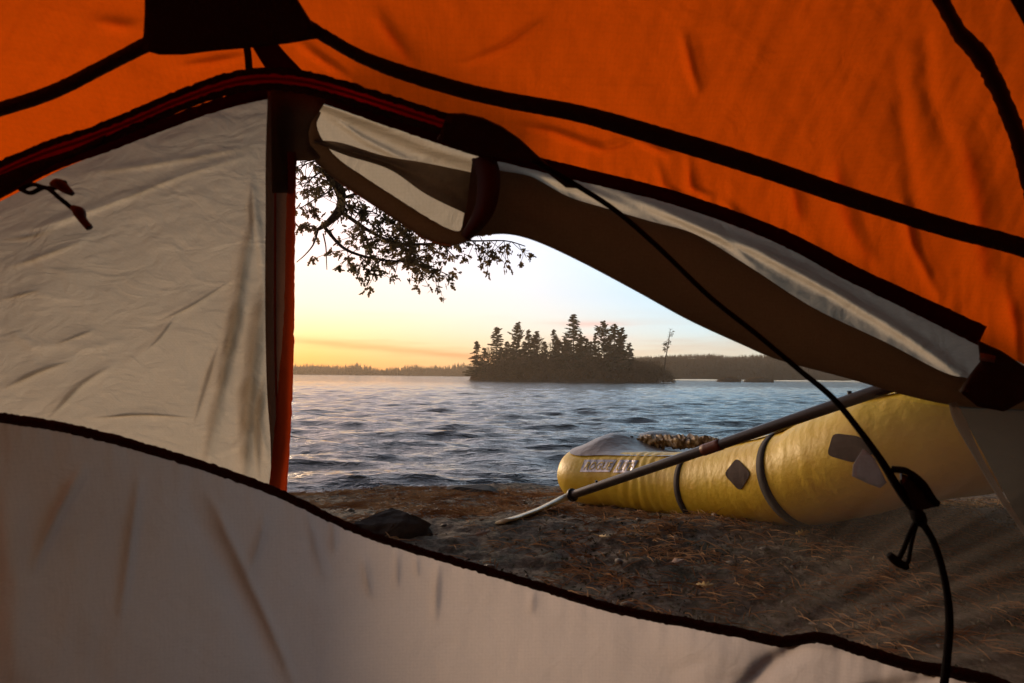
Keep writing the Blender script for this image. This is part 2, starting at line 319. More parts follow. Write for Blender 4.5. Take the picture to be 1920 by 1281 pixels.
# strip of grey panel between seam and rolled door, right-hand side
fold_r = [([(960, 312), (1080, 350), (1200, 395)], 10, .02), ([(1120, 345), (1290, 415), (1420, 470), (1560, 545), (1700, 630), (1800, 700)], 11, .035), ([(1250, 400), (1350, 445), (1420, 500)], 7, .010)]
fly_panel('upper_panel', 905, 1846, lambda x: seam(x)+np.interp(x, [560, 900, 1100, 1300, 1500, 1700, 1860], [40, 70, 90, 130, 150, 150, 90]), 460, 60, M_grey, fold_r, extra=.0)
# right-hand lower panel beyond the netting, double cloth, its shade put into the dark colour
# ---- ribbons lying on a surface
def ribbon(name, pts, dfun, m, parent, off=-.006, thick=.003, n=None, edge=0.0, nw=6, arch=0.0, seed=1):
    pts = np.asarray(pts, float); L = np.hypot(*np.diff(pts[:, :2], axis=0).T).sum(); n = n or max(8, int(L/7))
    s = spline(pts, n); t = np.gradient(s[:, :2], axis=0); t /= np.linalg.norm(t, axis=1)[:, None]; nn = np.stack([-t[:, 1], t[:, 0]], 1)
    rng = np.random.RandomState(seed); half = s[:, 2]/2
    e1 = half+rng.randn(n)*edge; e2 = half+rng.randn(n)*edge
    rows = []
    for layer, o in ((0, off), (1, off-thick)):
        for k in range(nw):
            q = -1+2*k/(nw-1) if layer == 0 else 1-2*k/(nw-1)
            e = np.where(q > 0, e1, e2)*q
            x, y = s[:, 0]+nn[:, 0]*e, s[:, 1]+nn[:, 1]*e
            rows.append(P(x, y, dfun(x, y)+o-arch*(1-q*q)))
    V = np.stack(rows, 0); tot = len(rows)           # (2nw, n, 3)
    faces = []
    i = np.arange(tot)[:, None]; j = np.arange(n-1)[None]
    a = i*n+j; b = ((i+1) % tot)*n+j
    fc = np.stack([a, b, b+1, a+1], -1).reshape(-1, 4)
    return mesh(name, V.reshape(-1, 3), fc, m, parent)
# seams of the fly
ribbon('seam_tape', [(-560, 684, 26), (-300, 508, 24), (-100, 412, 22), (0, 362, 20), (100, 312, 18), (200, 274, 22), (300, 236, 22), (400, 200, 22), (505, 172, 26), (560, 168, 26), (640, 192, 26), (740, 226, 30), (900, 280, 26), (1080, 325, 26), (1267, 372, 26), (1455, 440, 28), (1595, 512, 32), (1700, 562, 34), (1842, 630, 40)], D2, M_seamtape, fly, off=-.004, edge=.4)
# narrow strap and wide strap from hub
ribbon('webbing_strap', [(456, 60, 13), (464, 95, 14), (468, 145, 14)], D2, M_black, fly, off=-.02)
ribbon('webbing_strap', [(480, 60, 40), (510, 105, 46), (545, 150, 56)], D2, M_seamtape, fly, off=-.015)
# ---- inner tent frame: hub, pole sleeves, door arch
def sheet(name, poly, dfun, m, parent, off=-.01, thick=.004, step=8):
    """flat cloth piece bounded by a pixel polygon, following a surface, with real thickness"""
    import bmesh
    p = np.asarray(poly, float); dens = []
    for a, b in zip(p, np.roll(p, -1, 0)):
        k = max(1, int(np.hypot(*(b-a))/12)); dens += [a+(b-a)*i/k for i in range(k)]
    dens = np.array(dens)
    bm = bmesh.new(); vs = [bm.verts.new((x, y, 0)) for x, y in dens]; bm.faces.new(vs)
    x0, y0 = dens.min(0); x1, y1 = dens.max(0)
    for x in np.arange(x0+step*2, x1, step*2):
        bmesh.ops.bisect_plane(bm, geom=bm.verts[:]+bm.edges[:]+bm.faces[:], plane_co=(x+.013, 0, 0), plane_no=(1, 0, 0))
    for y in np.arange(y0+step*2, y1, step*2):
        bmesh.ops.bisect_plane(bm, geom=bm.verts[:]+bm.edges[:]+bm.faces[:], plane_co=(0, y+.017, 0), plane_no=(0, 1, 0))
    co = np.array([v.co[:2] for v in bm.verts]); w3 = P(co[:, 0], co[:, 1], dfun(co[:, 0], co[:, 1])+off)
    for v, c in zip(bm.verts, w3): v.co = c
    me = bpy.data.meshes.new(name); bm.to_mesh(me); bm.free(); me.materials.append(m)
    me.polygons.foreach_set('use_smooth', [True]*len(me.polygons))
    o = link(bpy.data.objects.new(name, me), parent)
    s = o.modifiers.new('thickness', 'SOLIDIFY'); s.thickness = thick; s.offset = 0
    return o
hub = sheet('hub_gusset', [(276, -260), (272, 30), (268, 92), (300, 101), (345, 101), (400, 94), (470, 88), (540, 80), (600, 70), (585, 45), (560, 5), (520, -60), (470, -260)], D1, M_black, tent, off=-.012, thick=.006)
ribbon('pole_sleeve', [(-560, 300, 40), (-300, 280, 34), (-60, 222, 30), (0, 205, 28), (100, 172, 28), (200, 122, 28), (285, 78, 30)], D1, M_black, tent, edge=.3, arch=.003)
ribbon('pole_sleeve', [(570, 45, 26), (620, 75, 24), (680, 108, 25), (760, 138, 29), (870, 170, 30), (960, 190, 31), (1080, 212, 33), (1200, 245, 36), (1400, 305, 38), (1600, 372, 36), (1780, 428, 36), (1920, 465, 36), (2200, 560, 36), (2450, 660, 36)], D1, M_black, tent, edge=.3, arch=.003, seed=4)
ribbon('pole_sleeve', [(1640, -300, 34), (1700, -120, 32), (1765, 0, 30), (1800, 62, 32), (1840, 108, 38), (1880, 185, 34), (1912, 270, 34), (1950, 420, 34), (1990, 560, 34)], D1, mat('dark_red_brown_webbing', (.02, .004, .004), .8), tent, edge=1.0, arch=.006, seed=5)
sheet('corner_gusset', [(1870, -40), (1900, 10), (1925, 55), (1990, 150), (2060, 150), (2060, -120), (1850, -120)], D1, M_black, tent, off=-.012)
arch_pts = [(-560, 640), (-300, 480), (-60, 350), (0, 318), (80, 283), (160, 256), (240, 225), (320, 190), (400, 160), (460, 145), (520, 142), (580, 150), (640, 165), (720, 190), (800, 216), (850, 232)]
ap = np.array(arch_pts, float)
ribbon('door_arch_tape', [(x, y+6, 34) for x, y in arch_pts], D1, M_redtape, tent, off=-.005, edge=.3)
ribbon('arch_binding', [(x, y-9, 13) for x, y in arch_pts], D1, M_black, tent, off=-.010, edge=.8)
ribbon('arch_binding', [(x-2, y+21+max(0, 1-abs(x-60)/140)*6, 14) for x, y in arch_pts], D1, M_black, tent, off=-.010, edge=.8, seed=7)
ribbon('arch_zipper', [(x, y+6, 5) for x, y in arch_pts[3:]], D1, fabric('bright_red_coil', (.5, .01, .01), (.16, .008, .008), .5), tent, off=-.012)
sheet('arch_gusset', [(-40, 345), (60, 305), (130, 285), (200, 252), (190, 268), (120, 300), (60, 330), (0, 372), (-60, 410)], D1, M_black, tent, off=-.013)
sheet('door_gusset', [(838, 214), (870, 214), (905, 222), (940, 238), (975, 262), (1005, 290), (1040, 322), (1082, 352), (1060, 350), (1020, 318), (990, 300), (950, 296), (905, 294), (870, 284), (835, 268), (820, 262)], D1, M_black, tent, off=-.013, thick=.006)
# ---- lower door wall with its black binding
cre_low = [([(155, 880), (110, 960), (65, 1060)], 12, .010), ([(262, 900), (245, 1020), (228, 1150)], 9, .007), ([(500, 960), (485, 1020), (470, 1070)], 10, .006), ([(625, 960), (627, 1035)], 7, .005),
           ([(682, 1045), (695, 1115)], 7, .005), ([(822, 1048), (815, 1160)], 8, .007), ([(575, 950), (590, 1010), (612, 1090)], 10, .003), ([(745, 1030), (745, 1100)], 7, .004), ([(780, 1040), (783, 1080)], 5, .004),
           ([(1000, 1100), (995, 1150)], 8, .004), ([(355, 930), (420, 1060), (470, 1160), (520, 1290)], 26, -.010), ([(395, 930), (450, 1050), (510, 1180), (560, 1300)], 10, .006),
           ([(1510, 1205), (1440, 1250), (1380, 1310)], 18, -.016), ([(1250, 1200), (1350, 1230), (1300, 1300)], 40, .010), ([(1760, 1275), (1640, 1300), (1500, 1340)], 18, -.010), ([(0, 900), (30, 1100), (20, 1280)], 40, .012)]
nc, nr = 620, 150
cx = np.linspace(-560, 2460, nc); t = np.linspace(0, 1, nr)**1.1
PX = np.tile(cx, (nr, 1)); s0 = lowedge(cx); PY = s0[None]+(1900-s0[None])*t[:, None]
sd_ = np.clip(PY-s0[None], 0, None)
dd = D1(PX, PY)+crease(PX, PY, cre_low)+.0035*fbm(PX/19, sd_/150, 2, 73)*np.exp(-sd_/60)*(.3+vnoise(PX/120, PX*0, 5))+.0022*fbm(PX/48+PY/300, PY/240, 3, 74)+.010*fbm(PX/300, PY/380, 3, 31)+.0012*fbm(PX/50, PY/60, 3, 33)
pc3 = pleat_shades('wall_crease_shade', [(l_[0], l_[1]*.9) for l_ in cre_low if 0 < l_[2] < .0095 or l_[1] == 12], lambda x, y: D1(x, y)+crease(x, y, cre_low)+.010*fbm(x/300, y/380, 3, 31), tuck_shade_mat('wall_tuck_shade', (.42, .36, .38), .42), tent, off=.004)
wall_o = mesh('lower_door_wall', P(PX, PY, dd).reshape(-1, 3), gridfaces(nr, nc), M_wall, tent)
lb = _ls[(_ls[:, 0] > -560) & (_ls[:, 0] < 2450)][::5]
ribbon('door_binding', [(x, y, np.interp(x, [0, 400, 700, 1100, 1450, 1900], [20, 18, 15, 17, 21, 26])) for x, y in lb], D1, M_black, tent, off=-.005, thick=.006, edge=.7, nw=8, n=520, arch=.003)
for tgt, add in ((panel_o, pc1), (can_o, pc2), (wall_o, pc3)):     # fold-shade strips join their panel mesh
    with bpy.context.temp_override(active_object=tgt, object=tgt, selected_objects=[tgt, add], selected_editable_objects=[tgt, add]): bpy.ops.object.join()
# tent floor
a = np.linspace(0, 2*np.pi, 90, endpoint=False)
fl = [CT+np.array([E1[0]*.99*np.sign(math.cos(q))*abs(math.cos(q))**(2/PW), E1[1]*.99*np.sign(math.sin(q))*abs(math.sin(q))**(2/PW), 0.012]) for q in a]
fl2 = [CT+(p-CT)*.5 for p in fl]
mesh('groundsheet', np.array(fl+fl2+[CT+np.array([0, 0, .012])]), [(i, (i+1) % 90, 90+(i+1) % 90, 90+i) for i in range(90)]+[(90+i, 90+(i+1) % 90, 180) for i in range(90)], M_floor, tent)
# ---- fly door zipper, left jamb
def jamb(pts, name, m, off, **k): return ribbon(name, pts, lambda x, y: d_fly(np.minimum(x, 518), y), m, fly, off=off, **k)
jamb([(524, 172, 44), (520, 300, 44), (519, 400, 42), (517, 520, 40), (517, 640, 38), (518, 740, 34), (520, 830, 26), (514, 930, 12), (512, 1000, 10)], 'zipper_flap', fabric('slate_brown_cloth', (.42, .28, .215), (.06, .048, .042), .65), -.02, arch=.012, nw=8)
jamb([(546, 285, 22), (546, 360, 18), (544, 480, 18), (542, 600, 20), (537, 700, 26), (531, 790, 30), (526, 860, 32), (520, 930, 34), (518, 1010, 34)], 'red_zipper_tape', M_redlit, -.045, arch=.01, edge=.5, nw=8)
jamb([(517, 180, 4), (516, 400, 4), (516, 640, 4), (520, 800, 4)], 'zipper_coil', M_redlit, -.036)
# wide dark header of the door above the opening
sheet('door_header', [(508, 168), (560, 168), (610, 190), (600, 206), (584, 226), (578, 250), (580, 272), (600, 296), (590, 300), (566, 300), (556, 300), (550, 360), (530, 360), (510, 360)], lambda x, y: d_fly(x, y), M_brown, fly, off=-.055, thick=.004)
# ---- rolled fly door
def lerp_curve(pts):
    s = spline(pts, 400); return s
def roll_mesh(name, up, lo, dfun, m, parent, n=150, nseg=20, fat=.55):
    U, Lo = spline(up, n), spline(lo, n)
    c = (U+Lo)/2; h = (Lo-U)/2
    rows = []
    for k in range(nseg):
        a = 2*np.pi*k/nseg
        p = c+h*math.cos(a); wr = np.hypot(h[:, 0], h[:, 1])
        d = dfun(c[:, 0], c[:, 1])-math.sin(a)*wr/F*fat
        rr = .012*fbm(np.arange(n)/22.0+k*.12, np.full(n, k*.8), 3, 44)*math.sin(a)
        rows.append(P(p[:, 0], p[:, 1], d+rr))
    V = np.stack(rows, 1)
    faces = [tuple(q) for q in gridfaces(n, nseg, True)]+[tuple(range(nseg))[::-1], tuple((n-1)*nseg+k for k in range(nseg))]
    return mesh(name, V.reshape(-1, 3), faces, m, parent)
d_roll = lambda x, y: np.interp(x, [560, 800, 1000, 1300, 1600, 1900], [.92, .90, .88, .92, .98, 1.02])
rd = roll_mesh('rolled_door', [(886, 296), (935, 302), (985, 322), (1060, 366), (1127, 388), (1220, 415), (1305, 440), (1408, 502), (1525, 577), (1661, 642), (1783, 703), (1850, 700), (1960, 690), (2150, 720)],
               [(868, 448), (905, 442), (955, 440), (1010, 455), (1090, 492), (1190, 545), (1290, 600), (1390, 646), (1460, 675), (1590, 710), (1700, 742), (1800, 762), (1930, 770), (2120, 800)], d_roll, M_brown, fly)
# turned-out end of the rolled door: pale inner cloth, brown sheet painting the fold's shadow, wide brown hem
def patch_surface(name, up, lo, dfun, m, n=120, k=40, bulge=None):
    U, Lo = spline(up, n), spline(lo, n); t = np.linspace(0, 1, k)[:, None, None]
    p = U[None]*(1-t)+Lo[None]*t
    d = dfun(p[..., 0], p[..., 1])
    if bulge is not None: d = d+bulge(p[..., 0], p[..., 1], np.broadcast_to(t[..., 0], p.shape[:2]))
    return mesh(name, P(p[..., 0], p[..., 1], d).reshape(-1, 3), gridfaces(k, n), m, fly)
patch_surface('door_lining', [(604, 190), (650, 200), (740, 224), (820, 250), (905, 276)], [(578, 236), (620, 292), (700, 350), (780, 408), (862, 446)], lambda x, y: d_roll(x, y)+.03, M_grey,
              bulge=lambda x, y, t: crease(x, y, [([(615, 215), (680, 260), (760, 300), (800, 300)], 6, .012), ([(700, 235), (790, 275), (895, 305)], 6, .012)])+.05*np.exp(-((t-.12)/.12)**2))
patch_surface('door_fold_shadow', [(588, 262), (640, 268), (720, 292), (800, 306), (897, 326)], [(590, 268), (650, 292), (730, 318), (800, 365), (880, 404)], lambda x, y: d_roll(x, y)+.0, M_brown,
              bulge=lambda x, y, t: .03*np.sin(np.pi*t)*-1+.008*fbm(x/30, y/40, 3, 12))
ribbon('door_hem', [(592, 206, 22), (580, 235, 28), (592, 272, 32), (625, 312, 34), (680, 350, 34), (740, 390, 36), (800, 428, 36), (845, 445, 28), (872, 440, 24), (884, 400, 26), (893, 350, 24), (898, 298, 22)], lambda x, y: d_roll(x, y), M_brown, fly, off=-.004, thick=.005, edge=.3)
ribbon('hem_piping', [(575, 265, 4), (592, 296, 4), (630, 336, 4), (690, 377, 4), (745, 413, 4), (800, 448, 4), (845, 461, 4)], lambda x, y: d_roll(x, y), mat('pale_edge_cord', (.55, .42, .25), .5), fly, off=0, thick=.004)
ribbon('door_tie_strap', [(905, 292, 44), (916, 330, 44), (912, 380, 40), (896, 415, 32), (872, 446, 20)], lambda x, y: d_roll(x, y)-.042, mat('dark_maroon_webbing', (.03, .010, .008), .8), fly, thick=.003, arch=.014, nw=8)
# right-hand clip corner
sheet('corner_patch', [(1835, 640), (1880, 660), (1925, 690), (1960, 760), (1925, 745), (1880, 770), (1830, 760), (1800, 735), (1820, 705), (1840, 680)], D1, M_black, tent, off=-.015, thick=.008)
sheet('care_label', [(1838, 662), (1866, 668), (1864, 680), (1836, 675)], D1, mat('grey_label_cloth', (.16, .12, .11), .7), tent, off=-.026, thick=.002)
# ---- cords
def tube(name, pts3, rad, m, parent=None, n=None, seg=8, knob=None):
    p = np.asarray(pts3, float); n = n or len(p)*8
    q = spline(np.hstack([p, np.broadcast_to(np.asarray(rad, float).reshape(-1, 1) if np.ndim(rad) else np.array([[rad]]), (len(p), 1))]), n, 3)
    c, r = q[:, :3], q[:, 3]
    t = np.gradient(c, axis=0); t /= np.linalg.norm(t, axis=1)[:, None]+1e-12
    up = np.array([0.13, 0.2, 1.0]); V = []
    nx = np.cross(t, up); nx /= np.linalg.norm(nx, axis=1)[:, None]+1e-12; ny = np.cross(nx, t)
    for k in range(seg):
        a = 2*np.pi*k/seg; V.append(c+(nx*math.cos(a)+ny*math.sin(a))*r[:, None])
    V = np.stack(V, 1)
    fc = [tuple(x) for x in gridfaces(n, seg, True)]+[tuple(range(seg))[::-1], tuple((n-1)*seg+k for k in range(seg))]
    return mesh(name, V.reshape(-1, 3), fc, m, parent)
def pxtube(name, pts, rad, m, parent, **k):
    a = np.array(pts, float); return tube(name, P(a[:, 0], a[:, 1], a[:, 2]), rad, m, parent, **k)
dc = .74
pxtube('door_cord', [(1000, 300, .70), (1060, 335, .70), (1150, 392, .71), (1230, 460, .72), (1330, 556, .73), (1420, 628, .73), (1500, 695, .74), (1560, 745, .74), (1610, 805, .74), (1655, 868, .74), (1690, 925, .74), (1722, 970, .74), (1752, 1020, .75), (1772, 1090, .76), (1780, 1160, .77), (1776, 1230, .78), (1768, 1300, .78)],
       [.0034, .0034, .0034, .0034, .0034, .0034, .0036, .0040, .0040, .0048, .0052, .0045, .0042, .0044, .0048, .0050, .0050], M_cord, tent, n=220, seg=10)
pxtube('cord_loop', [(1672, 880, .74), (1700, 884, .73), (1728, 905, .73), (1748, 935, .73), (1757, 945, .73)], .0045, M_cord, tent)
sheet('toggle_tab', [(1690, 888), (1712, 896), (1735, 915), (1752, 938), (1760, 948), (1740, 952), (1728, 955), (1718, 962), (1710, 950), (1700, 925), (1690, 905)], lambda x, y: np.full(np.shape(x), .735), M_plastic, tent, off=0, thick=.006)
pxtube('toggle_knot', [(1712, 952, .74), (1722, 968, .735), (1728, 982, .74)], [.006, .009, .006], M_cord, tent)
pxtube('cord_tail', [(1722, 968, .74), (1706, 1000, .735), (1694, 1030, .735), (1684, 1048, .735), (1672, 1042, .735)], .0030, M_cord, tent)
pxtube('cord_tail', [(1722, 970, .745), (1712, 1005, .742), (1706, 1035, .74), (1702, 1054, .735), (1690, 1058, .735)], .0026, M_cord, tent)
pxtube('cord_end', [(1668, 1040, .735), (1680, 1052, .735), (1700, 1064, .735)], [.0045, .006, .0045], M_cord, tent)
# clear window-like label behind the cord, its reflection put into the colour
sheet('reflective_tag', [(1618, 842), (1640, 860), (1662, 905), (1650, 915), (1630, 908), (1598, 893), (1600, 872)], lambda x, y: np.full(np.shape(x), .80), fabric('milky_reflection_cloth', (.42, .42, .44), (.30, .34, .38), .5), tent, off=0, thick=.001)
# left-hand tie toggles
pxtube('tie_cord', [(38, 355, .68), (60, 346, .68), (85, 352, .68), (105, 352, .68), (122, 342, .67)], .0026, M_cord, tent)
pxtube('tie_cord', [(38, 355, .68), (58, 362, .68), (85, 352, .68), (112, 372, .67), (140, 395, .67)], .0026, M_cord, tent)
pxtube('tie_toggle', [(96, 346, .67), (110, 345, .67), (122, 354, .67), (136, 364, .67)], [.003, .0065, .0055, .003], mat('dark_red_toggle', (.03, .006, .005), .6), tent)
pxtube('tie_toggle', [(136, 388, .665), (148, 398, .665), (155, 412, .665), (168, 428, .665)], [.003, .0065, .0045, .004], bpy.data.materials['dark_red_toggle'], tent)
# ---- insect netting on the right, half drawn, with radiating folds; its opacity ramp stands in for lens veil
def net_mat():
    m = bpy.data.materials.new('insect_netting'); m.use_nodes = True
    n, l = m.node_tree.nodes, m.node_tree.links; n.remove(n['Principled BSDF'])
    tr = n.new('ShaderNodeBsdfTransparent'); di = n.new('ShaderNodeBsdfDiffuse'); di.inputs[0].default_value = (.05, .045, .04, 1)
    tl = n.new('ShaderNodeBsdfTranslucent'); tl.inputs[0].default_value = (.16, .13, .10, 1)
    a = n.new('ShaderNodeAddShader'); l.new(di.outputs[0], a.inputs[0]); l.new(tl.outputs[0], a.inputs[1])
    lw = n.new('ShaderNodeLayerWeight'); lw.inputs['Blend'].default_value = .35
    mr = n.new('ShaderNodeMapRange'); mr.inputs['To Min'].default_value = .18; mr.inputs['To Max'].default_value = .85; l.new(lw.outputs['Facing'], mr.inputs[0])
    at = n.new('ShaderNodeAttribute'); at.attribute_name = 'sheer'
    mu = n.new('ShaderNodeMath'); mu.operation = 'MULTIPLY'; l.new(mr.outputs[0], mu.inputs[0]); l.new(at.outputs['Fac'], mu.inputs[1])
    mx = n.new('ShaderNodeMixShader'); l.new(mu.outputs[0], mx.inputs[0]); l.new(tr.outputs[0], mx.inputs[1]); l.new(a.outputs[0], mx.inputs[2])
    l.new(mx.outputs[0], n['Material Output'].inputs[0]); return m
U = spline([(1560, 725), (1640, 740), (1720, 755), (1800, 765), (1900, 770), (2100, 790)], 150)
Lo = spline([(1180, 1140), (1300, 1170), (1460, 1200), (1620, 1220), (1800, 1265), (2200, 1400)], 150)
t = np.linspace(0, 1, 120)[:, None, None]; p = U[None]*(1-t)+Lo[None]*t
sv = np.linspace(0, 1, 150)[None]
d = D1(p[..., 0], p[..., 1])+.012
ang = np.arctan2(p[..., 1]-1330, p[..., 0]-1180)
d = d+.011*fbm(ang*16, ang*0+p[..., 0]/900, 3, 17, .45)*np.clip((p[..., 1]-860)/220, 0, 1)*.9
net = mesh('insect_netting', P(p[..., 0], p[..., 1], d).reshape(-1, 3), gridfaces(120, 150), net_mat(), tent)
at = net.data.attributes.new('sheer', 'FLOAT', 'POINT'); at.data.foreach_set('value', (np.clip(sv*2.6, 0, 1)*np.ones((120, 1))).ravel().astype(np.float32))
patch_surface('guy_out_panel', [(1790, 752), (1900, 760), (2100, 800), (2460, 1000)], [(2080, 1290), (2150, 1400), (2300, 1450), (2460, 1500)], lambda x, y: d_fly(x, y)+.10, fabric('double_cloth_painted_shade', (.06, .06, .05), (.04, .04, .035), .5), bulge=lambda x, y, t: .03*np.sin(x/40+y/90)*t)
pxtube('netting_hem', [(1786, 756, .98), (1800, 790, .98), (1830, 850, .99), (1870, 920, 1.0), (1930, 1010, 1.0)], [.006, .009, .006, .005, .004], fabric('pale_hem', (.4, .34, .3), (.10, .09, .08), .5), tent)

# ------------------------------------------------------------------ ground (one sheet, water level z = 0)
def h_ground(x, y, fine=True):
    x, y = np.asarray(x, float), np.asarray(y, float)
    ye = y+.34*np.clip(-x-.55, 0, 6)**1.1-.12*np.clip(x-.3, 0, 3)
    ye = ye+.10*fbm(x*1.3, y*.4, 3, 51)*np.clip(y-3.3, 0, 1)
    base = np.interp(ye, [-60, -8, .9, 1.3, 2.2, 3.3, 4.0, 4.6, 5.1, 5.7, 6.3, 8, 12], [3.0, 1.2, .685, .70, .735, .56, .475, .39, .295, .10, -.10, -.6, -1.6])
    near = np.clip((y-1.2)/.6, 0, 1)
    b = base+near*(.035*fbm(x*1.6, y*1.6, 4, 61)+.026*np.abs(fbm(x*5, y*7, 4, 62, .6)))
    if fine: b = b+near*.010*fbm(x*28, y*28, 4, 63, .65)
    return b
def fan(ys, tan0, tan1, nc):
    t = np.linspace(tan0, tan1, nc); Y = np.repeat(ys[:, None], nc, 1); return t[None]*(Y+.5), Y
# near grid 1.5cm, surrounding coarse rows
xs = np.unique(np.r_[-60, -40, -25, -16, -11, -8, np.arange(-6, -2.4, .12), np.arange(-2.4, 3.2, .016), np.arange(3.2, 6, .12), 8, 11, 16, 25, 40, 60])
ys = np.unique(np.r_[-60, -40, -25, -16, -10, -6, np.arange(-4, 1.2, .2), np.arange(1.2, 6.6, .016), np.arange(6.6, 12, .3)])
X, Y = np.meshgrid(xs, ys)
Z = h_ground(X, Y)
gm = bpy.data.materials.new('lichened_rock_and_duff'); gm.use_nodes = True
n, l = gm.node_tree.nodes, gm.node_tree.links; b = n['Principled BSDF']; b.inputs['Roughness'].default_value = .85; b.inputs['Specular IOR Level'].default_value = .25
tcg = n.new('ShaderNodeTexCoord')
def nt(scale, det=8, ro=.6):
    q = n.new('ShaderNodeTexNoise'); q.inputs['Scale'].default_value = scale; q.inputs['Detail'].default_value = det; q.inputs['Roughness'].default_value = ro; l.new(tcg.outputs['Object'], q.inputs['Vector']); return q.outputs['Fac']
def ramp(fac, stops):
    c = n.new('ShaderNodeValToRGB'); e = c.color_ramp.elements
    e[0].position, e[0].color = stops[0][0], (*stops[0][1], 1); e[1].position, e[1].color = stops[-1][0], (*stops[-1][1], 1)
    for p_, q_ in stops[1:-1]: k = e.new(p_); k.color = (*q_, 1)
    l.new(fac, c.inputs[0]); return c.outputs[0]
c1 = ramp(nt(3.5), [(.3, (.088, .050, .031)), (.5, (.155, .110, .070)), (.7, (.165, .155, .105))])
c2 = ramp(nt(30, 8, .75), [(.36, (.02, .015, .011)), (.48, (.15, .105, .07)), (.60, (.44, .35, .25))])
mx = n.new('ShaderNodeMix'); mx.data_type = 'RGBA'; mx.inputs['Factor'].default_value = .5; l.new(c1, mx.inputs['A']); l.new(c2, mx.inputs['B'])
# mossy lichen patches
lm = ramp(nt(5.5, 10, .7), [(.52, (0, 0, 0)), (.62, (1, 1, 1))])
mx2 = n.new('ShaderNodeMix'); mx2.data_type = 'RGBA'; l.new(lm, mx2.inputs['Factor']); l.new(mx.outputs['Result'], mx2.inputs['A'])
lich = ramp(nt(60, 6, .7), [(.35, (.03, .032, .02)), (.6, (.16, .15, .10)), (.75, (.34, .32, .25))]); l.new(lich, mx2.inputs['B'])
l.new(mx2.outputs['Result'], b.inputs['Base Color'])
bu = n.new('ShaderNodeBump'); bu.inputs['Strength'].default_value = .9; bu.inputs['Distance'].default_value = .012; l.new(nt(55, 10, .7), bu.inputs['Height']); l.new(bu.outputs[0], b.inputs['Normal'])
ground = mesh('ground', np.stack([X, Y, Z], -1).reshape(-1, 3), gridfaces(len(ys), len(xs)), gm)
tag(ground, kind='structure')
# ------------------------------------------------------------------ water
rows = np.r_[3.2*np.exp(np.linspace(0, math.log(95/3.2), 560)), 95*np.exp(np.linspace(.03, math.log(430/95), 50))]
tt = np.linspace(-2.0, 2.0, 820)
X, Y = np.meshgrid(tt, rows); X = X*Y
rng = np.random.RandomState(5)
fade = np.clip(1.25-Y/75, 0, 1)
Zw, DX, DY = np.zeros_like(X), np.zeros_like(X), np.zeros_like(X)
for k in range(58):
    lam = .17*(2.6/.17)**(k/57.0)*rng.uniform(.9, 1.1); th = rng.normal(R(-98), R(21)); kx, ky = math.cos(th)*2*np.pi/lam, math.sin(th)*2*np.pi/lam
    amp = .0062*lam**.95*rng.uniform(.6, 1.5); ph = rng.uniform(0, 6.28)
    res = np.clip(lam/(Y*.0062*1.2)-1, 0, 1)
    mod = .55+.9*vnoise(X/(lam*3.2)+k*7, Y/(lam*2.2)+k*3, 70+k)
    q = kx*X+ky*Y+ph; A = amp*mod*fade*res
    Zw += A*np.cos(q); DX -= .75*A*math.cos(th)*np.sin(q); DY -= .75*A*math.sin(th)*np.sin(q)
wm = bpy.data.materials.new('lake_water'); wm.use_nodes = True
n, l = wm.node_tree.nodes, wm.node_tree.links; b = n['Principled BSDF']
b.inputs['Base Color'].default_value = (.035, .05, .055, 1); b.inputs['Roughness'].default_value = .07; b.inputs['IOR'].default_value = 1.75; b.inputs['Specular IOR Level'].default_value = .5
tcg = n.new('ShaderNodeTexCoord')
def wnoise(scale, str_, dist, prev=None, sx=1.0, sy=1.6):
    m_ = n.new('ShaderNodeMapping'); m_.inputs['Scale'].default_value = (sx, sy, 1); l.new(tcg.outputs['Object'], m_.inputs[0])
    q = n.new('ShaderNodeTexNoise'); q.inputs['Scale'].default_value = scale; q.inputs['Detail'].default_value = 4; q.inputs['Roughness'].default_value = .6; q.inputs['Distortion'].default_value = .3
    l.new(m_.outputs[0], q.inputs['Vector'])
    bb = n.new('ShaderNodeBump'); bb.inputs['Strength'].default_value = str_; bb.inputs['Distance'].default_value = dist; l.new(q.outputs['Fac'], bb.inputs['Height'])
    if prev: l.new(prev, bb.inputs['Normal'])
    return bb.outputs[0]
n1 = wnoise(.9, 1.0, .10, None, .6, 1.8); n2 = wnoise(3.2, 1.0, .065, n1, .6, 1.7); n3 = wnoise(10, 1.0, .024, n2, .7, 1.5)
l.new(n3, b.inputs['Normal'])
water = mesh('water', np.stack([X+DX, Y+DY, Zw], -1).reshape(-1, 3), gridfaces(len(rows), 820), wm)
tag(water, kind='structure')
